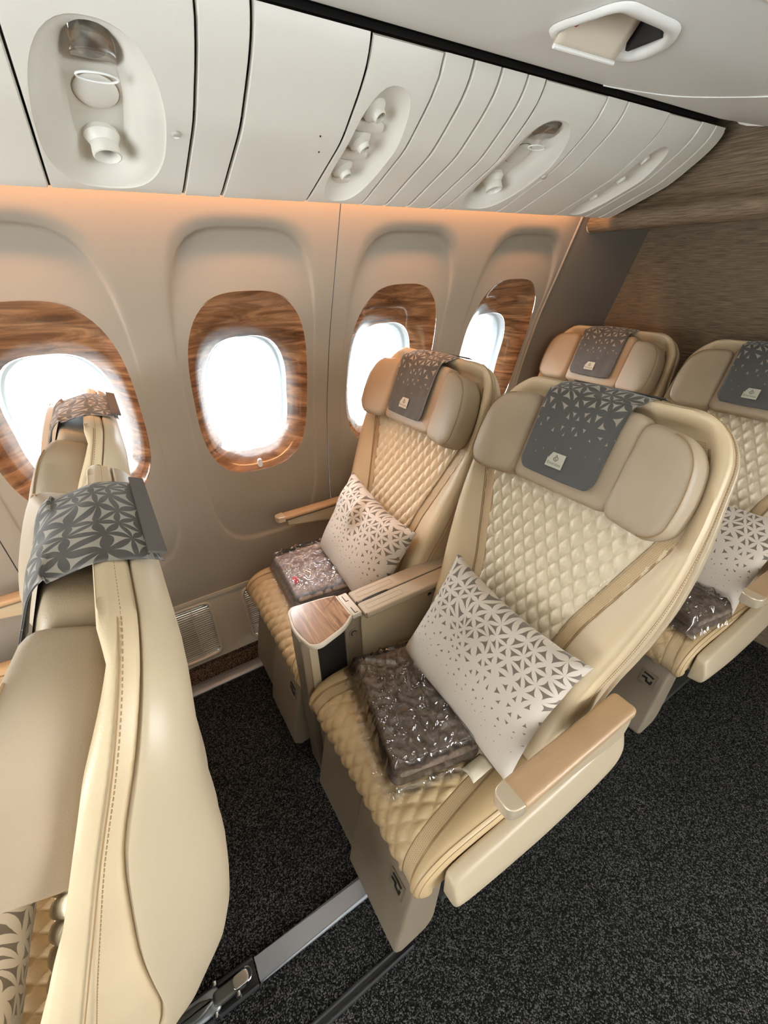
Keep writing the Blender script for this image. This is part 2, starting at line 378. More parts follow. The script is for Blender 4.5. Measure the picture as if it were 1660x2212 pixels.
def text_mesh(txt, size):
    c = bpy.data.curves.new('t', 'FONT'); c.body = txt; c.size = size; c.align_x = 'CENTER'; c.resolution_u = 2
    o = bpy.data.objects.new('t', c); COL.objects.link(o); dg = bpy.context.evaluated_depsgraph_get()
    me = o.evaluated_get(dg).to_mesh(); V = [tuple(v.co) for v in me.vertices]; F = [tuple(p.vertices) for p in me.polygons]
    o.evaluated_get(dg).to_mesh_clear(); bpy.data.objects.remove(o); bpy.data.curves.remove(c)
    return V, F
# ------------------------------------------------------------------ the side wall
ZP = [-.1, .33, .5, .7, .85, 1.05, 1.3, 1.45, 1.66, 1.9]; YP = [.985, 1.0, 1.01, 1.0, .985, .955, .885, .825, .745, .65]
def WY(z): return smooth_tab(ZP, YP, z, .09)
def W(x, z, h=0):
    d = (WY(z+.01)-WY(z-.01))/.02; l = math.hypot(1, d)
    return (x, WY(z)+h/l, z-h*d/l)
ZB, ZT = .352, 1.80
wall = struct(based('wall_right', (-.2, 1.1, 0)))
def ray_rect(cx, cz, x0, x1, z0, z1, dx, dz):
    t = 1e9
    if dx > 1e-9: t = min(t, (x1-cx)/dx)
    if dx < -1e-9: t = min(t, (x0-cx)/dx)
    if dz > 1e-9: t = min(t, (z1-cz)/dz)
    if dz < -1e-9: t = min(t, (z0-cz)/dz)
    return cx+dx*t, cz+dz*t
def wall_tile(mb, cx, x0, x1):
    cz = 1.15; N = 96
    angs = [2*PI*k/N for k in range(N)]
    for px, pz in ((x0, ZB), (x1, ZB), (x0, ZT), (x1, ZT)): angs.append(math.atan2(pz-cz, px-cx) % (2*PI))
    angs = sorted(set(round(a, 6) for a in angs)); N = len(angs)
    def se(a, hx, hz, c0, p):
        # radius of a superellipse centred (cx,c0) along the direction a from (cx,cz)
        dx, dz = math.cos(a), math.sin(a); lo, hi = 0, 2
        for _ in range(30):
            m_ = (lo+hi)/2; v = (abs(dx*m_)/hx)**p + (abs(cz+dz*m_-c0)/hz)**p
            if v > 1: hi = m_
            else: lo = m_
        return lo
    rows = []
    for a in angs:
        dx, dz = math.cos(a), math.sin(a); r0 = se(a, .195, .305, 1.15, 3.0); r1 = se(a, .222, .532, 1.075, 4.2)
        ex, ez = ray_rect(cx, cz, x0, x1, ZB, ZT, dx, dz); re = math.hypot(ex-cx, ez-cz); r1 = min(r1, re*.93)
        row = []
        def H(z): return .0025+.020*sstep(1.36, 1.60, z)+.006*sstep(.72, .58, z)
        for k in range(9):
            r = r0+(r1*.965-r0)*k/8; z = cz+dz*r; row.append((cx+dx*r, z, H(z)))
        for q, hh in ((.98, .93), (.99, .6), (1.0, .22), (1.01, .04)):
            r = r1*q; z = cz+dz*r; row.append((cx+dx*r, z, H(z)*hh))
        for k in range(1, 8):
            r = r1*1.018+(re-r1*1.018)*k/7; row.append((cx+dx*r, cz+dz*r, 0))
        rows.append(row)
    m = len(rows[0]); V = [W(*p) for row in rows for p in row]; F = []
    for i in range(N):
        for j in range(m-1): F.append((i*m+j, i*m+j+1, ((i+1) % N)*m+j+1, ((i+1) % N)*m+j))
    mb.add(V, F)
WCX = [-1.745, -1.195, -.645, -.10, .453, 1.005]; WB = [-2.02, -1.47, -.92, -.372, .176, .729, 1.237]
for k in (0, 2, 4):
    mb = MB()
    for q in (k, k+1):
        x0, x1 = WB[q]+(.0016 if q == k else 0), WB[q+1]-(.0016 if q == k+1 else 0); wall_tile(mb, WCX[q], x0, x1)
    o = mb.build('wall_panel', M['wall'], wall, ang=60)
mb = MB()
for x in (WB[2], WB[4]):
    bs = [[W(x+d, ZB+(ZT-ZB)*i/30, .014) for i in range(31)] for d in (-.03, .03)]; mb.add(bs[0]+bs[1], [(i, i+1, i+32, i+31) for i in range(30)])  # unseen backing strips added behind the seams to block outside light
    pts = [W(x, ZB+(ZT-ZB)*i/30, .006) for i in range(31)]; mb.tube(pts, .0045, 6)
struct(mb.build('trim_1', M['seam']))
# windows
def outl(cx, cz, hx, hz, p, n=72): return superell(cx, cz, hx, hz, p, n)
def wall_rings(name, rings, mat, parent):
    V = []; F = []; m = len(rings[0][0])
    for P, h in rings:
        for p in P: V.append(W(p[0], p[1], h))
    for i in range(len(rings)-1):
        for j in range(m): F.append((i*m+j, i*m+(j+1) % m, (i+1)*m+(j+1) % m, (i+1)*m+j))
    return mk(name, V, F, mat, parent)
for i, cx in enumerate(WCX):
    win = struct(wall_rings('window_%d' % (i+1), [(outl(cx+.006, 1.094, .143, .203, 2.9), .088), (outl(cx+.006, 1.094, .139, .199, 2.9), .094), (outl(cx+.006, 1.092, .136, .196, 2.9), .115), (outl(cx+.006, 1.09, .131, .191, 2.8), .118), (outl(cx+.006, 1.09, .129, .189, 2.8), .138), (outl(cx+.006, 1.09, .125, .185, 2.8), .141), (outl(cx+.006, 1.09, .124, .184, 2.8), .160)], M['reveal'], None))
    R_ = [(outl(cx, 1.15, .1975, .3075, 3.0), .006), (outl(cx, 1.15, .194, .304, 3.0), .008)]
    for k in range(1, 9):
        t = k/8; R_.append((outl(cx+.006*t, 1.15-.056*t, .194-.051*t, .304-.101*t, 3.0), .012+.010*t+.066*t**1.7))
    wall_rings('wood_surround', R_, M['wood'], win)
    for nm, h in (('window_pane', .114), ('outer_pane', .150)):
        P = outl(cx+.006, 1.09, .138 if h < .13 else .126, .198 if h < .13 else .186, 2.8); slab(nm, P, lambda a, b, n, h=h: W(a, b, h+n), 0, .002, .0005, M['glass'], win, seg=1, caps=1)
    b = slab('shade_button', superell(cx-.005, .868, .009, .017, 3, 24), lambda a, b_, n: W(a, b_, .016-n), -.004, .007, .003, M['button'], win, seg=3, caps=1)
# strip of the wall above the bin edge, end panel, dado, base
mb = MB(); pts = [W(1.2395, ZB+(ZT-ZB)*i/30, -.001) for i in range(31)]; mb.tube(pts, .004, 6); bs = [[W(1.2395+d, ZB+(ZT-ZB)*i/30, .012) for i in range(31)] for d in (-.04, .06)]; mb.add(bs[0]+bs[1], [(i, i+1, i+32, i+31) for i in range(30)]); struct(mb.build('trim_2', M['wall']))  # the backing strip is added, unseen, to stop daylight leaking through the gap
ZE = [0, .3, .9, 1.25, 1.6, 1.85]; YE = [.97, .955, .90, .81, .70, .62]
struct(gridpatch('trim_3', lambda u, v: (1.243+.40*u, WY(.0+1.85*v)*(1-u)+smooth_tab(ZE, YE, 1.85*v, .1)*u, 1.85*v), 6, 40, M['wall_shaded']))
dado = struct(based('wall_right_dado', (-.2, 1.0, 0)))
DY = lambda z: .985+.018*(z/.35)
GX = [(-1.62, -1.22), (-1.12, -.72), (-.62+.0, -.418), (-.272, -.07), (.10, .30), (.42, .62), (.75, .95)]
GX = [(-.645-.55, -.418-.55), (-.645, -.418), (-.272, -.045), (.10, .327), (.45, .677), (.80, 1.03)]
GX = [(-1.195, -.968)] + GX[1:]
xs = [-2.0]
for a, b in GX: xs += [a, b]
xs.append(1.243)
# dado face pieces between the vents, with a small ledge on top
mb = MB()
for k in range(0, len(xs), 2): mb.box(xs[k], xs[k+1], 0, .012, .022, .352, lambda x, y, z: (x, DY(z)+y, z))
for a, b in GX:
    mb.box(a, b, 0, .012, .022, .052, lambda x, y, z: (x, DY(z)+y, z)); mb.box(a, b, 0, .012, .318, .352, lambda x, y, z: (x, DY(z)+y, z))
mb.box(-2.0, 1.243, -.005, .014, .340, .356, lambda x, y, z: (x, DY(z)+y, z))
for x in (-.36, -.345, .36, .70): mb.box(x, x+.0025, -.0015, .002, .06, .335, lambda x_, y, z: (x_+(z-.2)*.06, DY(z)+y, z))
mb.build('dado_panel', M['dado'], dado, smooth=False)
slat_me = None
for a, b in GX:
    P = rounded(rect((a+b)/2, .185, b-a+.022, .290), .04, 6); Q = rounded(rect((a+b)/2, .185, b-a-.004, .262), .03, 6)
    V = []; F = []; m = len(P)
    for R_, h in ((P, 0), (offset(P, -.003), -.005), (offset(Q, .001), -.005), (Q, .004)):
        for p in R_: V.append((p[0], DY(p[1])+h, p[1]))
    for i in range(3):
        for j in range(m): F.append((i*m+j, i*m+(j+1) % m, (i+1)*m+(j+1) % m, (i+1)*m+j))
    vf = mk('vent_frame', V, F, M['dado'], dado)
    mb = MB(); mb.box(a-.01, b+.01, .02, .024, .05, .32, lambda x, y, z: (x, DY(z)+y, z)); mb.build('vent_backing', M['dark'], vf, smooth=False)
    for k in range(24):
        z = .062+.0107*k
        if slat_me is None:
            s_ = MB(); s_.box(-.5, .5, 0, .004, -.0026, .0026); so = s_.build('slat', M['dado'], vf, smooth=False); slat_me = so.data
        else:
            so = bpy.data.objects.new('slat', slat_me); COL.objects.link(so); so.parent = vf
        inset = .014 if k in (0, 23) else (.005 if k in (1, 22) else 0)
        so.location = ((a+b)/2, DY(z)+.001, z); so.scale = (b-a-2*inset-.004, 1, 1)
    for t in (.34, .68):
        mb = MB(); x = a+(b-a)*t; mb.box(x-.0015, x+.0015, .0, .008, .056, .314, lambda x_, y, z: (x_, DY(z)+y, z)); mb.build('vent_divider', M['dado'], vf, smooth=False)
mb = MB(); mb.box(-2.0, 1.25, .985, 1.0, 0, .024); struct(mb.build('baseboard_right', M['carpet_brown'], smooth=False))
# ------------------------------------------------------------------ floor, shell of the cabin
mb = MB(); mb.box(-3.2, 2.6, -4.2, 1.2, -.03, 0); struct(mb.build('floor', M['carpet'], smooth=False))
mb = MB(); mb.box(-2.0, 1.24, .908, .988, 0, .003); struct(mb.build('trim_4', M['carpet_brown'], smooth=False))
mb = MB(); mb.box(-3.2, 1.7, -4.2, .75, 2.24, 2.28); struct(mb.build('ceiling', M['bin_white'], smooth=False))
mb = MB(); mb.box(-3.2, 1.7, -4.24, -4.2, 0, 2.28); struct(mb.build('wall_left', M['wall'], smooth=False))
mb = MB(); mb.box(-3.24, -3.2, -4.2, 1.2, 0, 2.28); struct(mb.build('wall_front', M['wall'], smooth=False))
mb = MB(); mb.box(-3.2, -2.02, .95, .99, 0, 2.28); mb.box(-3.2, 1.7, .66, .70, 1.80, 2.28); struct(mb.build('trim_5', M['wall'], smooth=False))
# divider: lower wall and the overhanging upper part with its rounded lower edge
struct(gridpatch('wall_back', lambda u, v: (1.64, .975-3.2*v, 0+2.2*u), 4, 4, M['bulkhead'], smooth=False))
prof = [(1.318, 2.24), (1.318, 1.95), (1.320, 1.78), (1.316, 1.715), (1.302, 1.682)]
for k in range(11):
    a = math.radians(140+k*17); prof.append((1.318+.038*math.cos(a), 1.652+.038*math.sin(a)*-1*-1 if False else 1.652+.038*math.sin(a)))
prof += [(1.36, 1.632), (1.66, 1.64)]
def divf(u, v):
    i = min(len(prof)-1, round(u*(len(prof)-1))); x, z = prof[i]; return (x, .745-3.2*v, z)
struct(gridpatch('wall_back_overhang', divf, len(prof)-1, 4, M['bulkhead']))
cap = [(p[0], p[1]) for p in prof[3:16]] + [(1.35, 1.66), (1.345, 1.70)]
slab('overhang_end_cap', cap, lambda a, b, n: (a, .745+n, b), 0, .010, .004, M['champagne'], bpy.data.objects['wall_back_overhang'], seg=2, caps=1)
# ------------------------------------------------------------------ overhead bin
BY = [.64, .62, .425, .345, .312, .300, .297]; BZ = [1.651, 1.652, 1.727, 1.783, 1.812, 1.834, 1.85]
_T = [0]
for i in range(1, len(BY)): _T.append(_T[-1]+math.hypot(BY[i]-BY[i-1], BZ[i]-BZ[i-1]))
_T = [t-_T[1] for t in _T]
def Bp(t): return Vector((smooth_tab(_T, BY, t, .035), smooth_tab(_T, BZ, t, .035)))
TT = _T[-1]
def B(x, t, h=0):
    p = Bp(t); d = (Bp(t+.006)-Bp(t-.006)).normalized(); nn = Vector((-d.y, d.x)); nn = nn if nn.y > 0 else -nn
    return (x, p.x+nn.x*h, p.y+nn.y*h)
def Bn(t):
    d = (Bp(t+.006)-Bp(t-.006)).normalized(); nn = Vector((-d.y, d.x)); nn = nn if nn.y > 0 else -nn
    return Vector((0, nn.x, nn.y))
ovb = based('overhead_bin', (.3, .4, 1.84)); tag(ovb, 'cream overhead stowage bin with latch and grooved underside service panels above the windows', 'overhead bin')
def psu(x0, x1, oval=None, name='service_panel'):
    x0 += .0015; x1 -= .0015; t0, t1 = -.012, TT
    if oval is None:
        V = []; F = []; nu = 4; nv = 26; X = [x0, x0+.003, (x0+x1)/2, x1-.003, x1]; hh = [.006, 0, 0, 0, .006]
        for a in range(5):
            for j in range(nv+1): V.append(B(X[a], t0+(t1-t0)*j/nv, hh[a]))
        for a in range(4):
            for j in range(nv): q = a*(nv+1)+j; F.append((q, q+nv+1, q+nv+2, q+1))
        return auto(mk(name, V, F, M['bin'], ovb), 30)
    cx, ct, ax, at, p, egg, rings = oval; N = 80
    angs = [2*PI*k/N for k in range(N)]
    for px, pt in ((x0, t0), (x1, t0), (x0, t1), (x1, t1)): angs.append(math.atan2(pt-ct, px-cx) % (2*PI))
    angs = sorted(set(round(a, 6) for a in angs)); N = len(angs); rows = []
    for a in angs:
        dx, dz = math.cos(a), math.sin(a); ex, et = ray_rect(cx, ct, x0, x1, t0, t1, dx, dz); re = math.hypot(ex-cx, et-ct); row = []
        def rad(k):  # superellipse radius scaled k
            lo, hi = 0, 1
            for _ in range(26):
                m_ = (lo+hi)/2; X_ = dx*m_; T_ = dz*m_; hx = ax*(1+egg*T_/at)
                if (abs(X_)/max(.01, hx))**p+(abs(T_)/at)**p > 1: hi = m_
                else: lo = m_
            return lo*k
        if rings is ringsA:
            ro = rad(1.0); lo, hi = 0, 1
            for _ in range(26):
                q_ = (lo+hi)/2
                if (abs(dx*q_)/.046)**3.4+(abs(dz*q_)/.128)**3.4 > 1: hi = q_
                else: lo = q_
            for k, f, h in rings: r = lo*k if f == 0 else lo*1.05+(ro*k-lo*1.05)*f; row.append((cx+dx*r, ct+dz*r, h))
        else:
            for k, h in rings: r = rad(k); row.append((cx+dx*r, ct+dz*r, h))
        r1 = rad(1.0)*1.0
        for k in range(0, 6): r = r1*1.015+(re*.985-r1*1.015)*k/5; row.append((cx+dx*r, ct+dz*r, 0))
        row.append((ex, et, .004)); rows.append(row)
    m = len(rows[0]); V = [B(*q) for row in rows for q in row]; F = []
    for i in range(N):
        for j in range(m-1): F.append((i*m+j, i*m+j+1, ((i+1) % N)*m+j+1, ((i+1) % N)*m+j))
    F.append(tuple(i*m for i in range(N)))
    o = mk(name, V, F, M['bin'], ovb); return auto(o, 32)
ringsA = [(.04, 0, .040), (.5, 0, .040), (.84, 0, .039), (.93, 0, .035), (1.0, 0, .026), (1, .10, .019), (1, .4, .011), (1, .75, .005), (1, .93, .0025), (.992, 1, .001), (1.0, 1, 0)]
ringsB = [(.02, .030), (.4, .030), (.62, .029), (.74, .024), (.84, .013), (.92, .007), (.98, .003), (1.0, 0)]
SX = [-2.0, -1.06, -.82, -.74, -.4975, -.262, -.182, .02, .172, .245, .318, .392, .448, .66, .742, .93, 1.095, 1.175, 1.236]
ovals = {3: (-.62, .168, .092, .160, 2.6, .0, ringsA)}
pan = {}
for k in range(len(SX)-1):
    a, b = SX[k], SX[k+1]; ov = None
    if k == 4: ov = (-.398, .168, .094, .163, 2.5, -.06, ringsA)
    if k == 7: ov = (.093, .166, .058, .160, 2.6, .0, ringsB)
    if k == 12: ov = (.549, .166, .092, .160, 2.5, .0, ringsA)
    if k == 15: ov = (1.015, .160, .058, .156, 2.6, .0, ringsB)
    pan[k] = psu(a, b, ov)
mb = MB(); 
mb.box(-2.0, 1.232, .33, .62, 1.86, 1.90); mb.box(-2.0, 1.232, .295, .33, 1.87, 1.90)
mb.box(-2.0, 1.236, .655, .66, 1.66, 1.80)
mb.build('bin_backing', M['dark'], ovb, smooth=False)
mb = MB(); V = [B(1.236, TT*i/24-.012, 0) for i in range(25)]; V2 = [(1.236, .63, 1.85)]
mb.add(V+V2, [tuple(range(26))]); mb.build('bin_end_panel', M['bin'], ovb, smooth=False)
def lamp_nozzle(par, x, t, size, depth, tilt=(0, 0, 0), lens=True):
    n = -Bn(t)+Vector(tilt); pos = Vector(B(x, t, depth)); mb = MB()
    mb.lathe([(size*1.15, -.004), (size*1.25, .006), (size*1.1, .012), (size*.95, .018), (size, .030), (size*1.0, .036), (size*.9, .037), (size*.8, .030), (size*.66, .012)], pos, n, 28, cap=False)
    o = mb.build('light_nozzle', M['bin'], par)
    mb = MB(); mb.lathe([(size*.8, .006), (size*.7, .010), (size*.3, .014)], pos, n, 24); mb.build('nozzle_ring', M['dark'] if not lens else M['bronze'], o)
    return o
def ball(par, x, t, size, depth, h=.012):
    pos = Vector(B(x, t, depth)); mb = MB(); prof = []
    for k in range(9): a = PI/2*k/8; prof.append((size*math.cos(a)+.0005, h*math.sin(a)))
    mb.lathe(prof, pos, -Bn(t), 32); mb.build('ball_cover', M['bin'], par)
    mb = MB(); ring = []
    u = Vector((1, 0, 0)); v = Bn(t).cross(u)
    mb.tube([pos-Bn(t)*.001+u*size*1.03*math.cos(2*PI*k/36)+v*size*1.03*math.sin(2*PI*k/36) for k in range(36)], .0011, 5, closed=True); mb.build('ball_seam', M['bronze'], par)
def hood(par, x, t, sx, st, depth):
    """clear dome lens leaning out of the recess with a ring edge"""
    V = []; F = []; nu, nv = 10, 16
    for i in range(nu+1):
        for j in range(nv+1):
            a = PI*j/nv; r = i/nu; hh = depth-.030*math.sin(PI*min(1, r*.62))-.006
            V.append(B(x+sx*math.cos(a)*(1-.12*(1-r)), t+st*.5-st*(1-r)*1.0+st*.55*math.sin(a)*r - .0*r, hh+.012*(1-math.sin(a))*r))
    for i in range(nu):
        for j in range(nv): q = i*(nv+1)+j; F.append((q, q+nv+1, q+nv+2, q+1))
    o = mk('lamp_hood', V, F, M['hood'], par)
    mb = MB(); P = []
    for k in range(30):
        a = 2*PI*k/30; P.append(Vector(B(x+sx*.92*math.cos(a), t-st*.5+st*.20*math.sin(a), depth-.030-.004*math.sin(a))))
    mb.tube(P, .0016, 6, closed=True); mb.build('hood_rim', M['bin_white'], o)
    slab('lamp_reflector', superell(x, t+.01, sx*.85, st*.55, 2.2, 28), lambda a, b, n: B(a, b, depth-.004-n), 0, .006, .003, M['lens'], par, seg=2, caps=2, crown1=.006)
for par, cx in ((pan[4], -.396), (pan[12], .549)):
    lamp_nozzle(par, cx, .098, .023, .040, (0, .1, .1)); ball(par, cx, .193, .032, .041); hood(par, cx, .275, .030, .050, .040)
    mb = MB(); mb.lathe([(.0075, .001), (.0085, -.001), (.006, -.0035), (.002, -.004)], B(cx+.107, .178, 0), Bn(.178), 20); mb.build('call_hole', M['lens'], par)
for par, cx in ((pan[7], .080), (pan[15], 1.0)):
    for t in (.262, .185, .093):
        n = (-Bn(t)+Vector((.35, 0, 0))).normalized(); pos = Vector(B(cx, t, .024)); mb = MB()
        mb.lathe([(.026, -.012), (.025, .002), (.018, .008), (.014, .010), (.0125, .018), (.0105, .019), (.009, .012)], pos, n, 26, cap=False); o = mb.build('spot_lamp', M['bin'], par)
        mb = MB(); mb.lathe([(.0095, .010), (.006, .014), (.003, .0145)], pos, n, 18); mb.build('lamp_lens', M['bronze'], o)
    for t in (.225, .140, .05):
        slab('lamp_divider', superell(cx+.004, t, .034, .014, 3, 24), lambda a, b, n: B(a, b, .031-n), 0, .010, .004, M['bin'], par, seg=2, caps=2)
for x, t in ((-.03, .215), (-.018, .175)): mb = MB(); mb.lathe([(.0016, -.001), (.0016, .0012)], B(x, t, 0), -Bn(t), 8); mb.build('pin_hole', M['dark'], pan[6])
# bucket of the bin (white, above the gap) with its recessed latch
KY = [.30, .283, .2, .05, -.085, -.2, -.3, -.36, -.38]; KZ = [1.868, 1.850, 1.832, 1.826, 1.842, 1.892, 1.99, 2.12, 2.24]
_K = [0]
for i in range(1, len(KY)): _K.append(_K[-1]+math.hypot(KY[i]-KY[i-1], KZ[i]-KZ[i-1]))
def Kp(q): return Vector((smooth_tab(_K, KY, q, .03), smooth_tab(_K, KZ, q, .03)))
def K(x, q, h=0):
    p = Kp(q); d = (Kp(q+.006)-Kp(q-.006)).normalized(); nn = Vector((d.y, -d.x)); nn = nn if nn.y > 0 else -nn
    return (x, p.x+nn.x*h, p.y+nn.y*h)
K1 = _K[-1]; QS = .385
LAT = rounded([(.262, .292), (.430, .292), (.470, .190), (.225, .190)], [.05, .05, .045, .03], 8)
def tile_hole(name, x0, x1, q0, q1, hole, mat, parent, f, extra=()):
    cx = sum(p[0] for p in hole)/len(hole); cq = sum(p[1] for p in hole)/len(hole)
    hole = hole if area2(hole) > 0 else hole[::-1]
    rows = []; pts = [(p, math.atan2(p[1]-cq, p[0]-cx) % (2*PI)) for p in hole]
    for px, pq in ((x0, q0), (x1, q0), (x0, q1), (x1, q1)):
        a = math.atan2(pq-cq, px-cx) % (2*PI)
        ang = sorted(pts, key=lambda e: abs((e[1]-a+PI) % (2*PI)-PI))
        pts = [((p, a) if p is ang[0][0] else (p, t)) for p, t in pts]
    pts.sort(key=lambda e: e[1])
    for p, a in pts:
        e = ray_rect(cx, cq, x0, x1, q0, q1, math.cos(a), math.sin(a)); rows.append([f(p[0]+(e[0]-p[0])*k/12, p[1]+(e[1]-p[1])*k/12, 0) for k in range(13)])
    m = 13; N = len(rows); V = [v for r in rows for v in r]; F = []
    for i in range(N):
        for j in range(m-1): F.append((i*m+j, i*m+j+1, ((i+1) % N)*m+j+1, ((i+1) % N)*m+j))
    return mk(name, V, F, mat, parent)
bk = tile_hole('bin_bucket', -2.0, 1.27, .0, QS, LAT, M['bin_white'], ovb, K)
gridpatch('bin_door', lambda u, v: K(-2.0+3.27*u, QS+.0015+(K1-QS)*v, -.002*math.sin(PI*min(1, v*8)) if v < .125 else 0), 8, 30, M['bin'], ovb)
mb = MB(); mb.tube([K(-2.0+3.27*k/40, QS, .0005) for k in range(41)], .0022, 6); mb.build('door_seam', M['champagne'], ovb)
mb = MB(); P = [(.60, .035), (.70, .085), (.80, .135), (.88, .185), (.95, .24), (1.0, .32), (1.02, .38)]
mb.tube([K(cr([Vector(p) for p in P], k/40).x, cr([Vector(p) for p in P], k/40).y, -.0002) for k in range(41)], .0016, 6); mb.build('bucket_crease', M['bin_white'], ovb)
mb = MB(); q = [K(1.27, K1*i/40, 0) for i in range(41)]; mb.add(q+[(1.27, .30, 2.24)], [tuple(range(42))]); mb.build('bucket_end_panel', M['bin'], ovb, smooth=False)
V = []; F = []; m = len(LAT); LR = [(offset(LAT, .012), -.0005), (offset(LAT, .009), -.006), (offset(LAT, 0), -.007), (offset(LAT, -.010), -.002), (offset(LAT, -.012), .006), (offset(LAT, -.016), .03), (offset(LAT, -.026), .045), (offset(LAT, -.045), .05)]
for R_, h in LR:
    for p in R_: V.append(K(p[0], p[1], h))
for i in range(len(LR)-1):
    for j in range(m): F.append((i*m+j, i*m+(j+1) % m, (i+1)*m+(j+1) % m, (i+1)*m+j))
F.append(tuple(range((len(LR)-1)*m, len(LR)*m)))
lh = auto(mk('latch_housing', V, F, M['bin_white'], ovb), 60)
gridpatch('latch_well', lambda u, v: K(.255+.185*u, .205+.075*v, .040-.012*math.sin(PI*u)), 10, 6, M['champagne'], lh)
def paddle(u, v): return K(.245+.150*u, .196+.006*u+.055*v, -.018+.060*v+.010*(1-abs(2*u-1))**.5*(v))
o = gridpatch('latch_paddle', paddle, 10, 10, M['champagne'], lh); sm = o.modifiers.new('s', 'SOLIDIFY'); sm.thickness = .004
mb = MB(); mb.tube([paddle(k/10, 0) for k in range(11)], .0032, 8); mb.build('paddle_lip', M['bin_white'], lh)
mb = MB(); mb.lathe([(.010, -.008), (.010, .008)], K(.262, .215, .012), (1, .2, 0), 16); mb.build('lock_indicator', M['red'], lh)
mb = MB(); mb.box(.41, .418, .21, .27, -.002, .035, lambda x, y, z: K(x, y, z)); mb.build('latch_shadow_gap', M['dark'], lh, smooth=False)  # dark box standing in for the shade beside the paddle
# ------------------------------------------------------------------ the seat
SA = Vector((.14, 0, .50)); SD = Vector((.3867, 0, .9222)); SN = Vector((-.9222, 0, .3867))
def S(s, y, n=0): return tuple(SA+SD*s+SN*n+Vector((0, y, 0)))
WS = [-.16, 0, .1, .2, .3, .42, .5, .6, .7, .76]; WW = [.225, .240, .247, .258, .278, .295, .300, .298, .287, .277]
LS = .81
def wid(s):
    w_ = smooth_tab(WS, WW, s, .05); r = .095
    if s > LS-r: w_ = w_ - r + math.sqrt(max(0, r*r-(s-(LS-r))**2))
    return w_
def qw(s): return smooth_tab([-.1, .22, .30, .56, .66, .74, .81], [.118, .126, .142, .230, .228, .205, .16], s, .03)
def outline_back(extra=0, s0=-.14):
    ss = [s0+(LS-.1-s0)*i/30 for i in range(30)] + [LS-.095+.095*math.sin(PI/2*k/8) for k in range(9)]
    P = [(wid(s)+extra, s) for s in ss]; P[-1] = (P[-1][0], LS+extra)
    return P + [(-a, b) for a, b in reversed(P)]
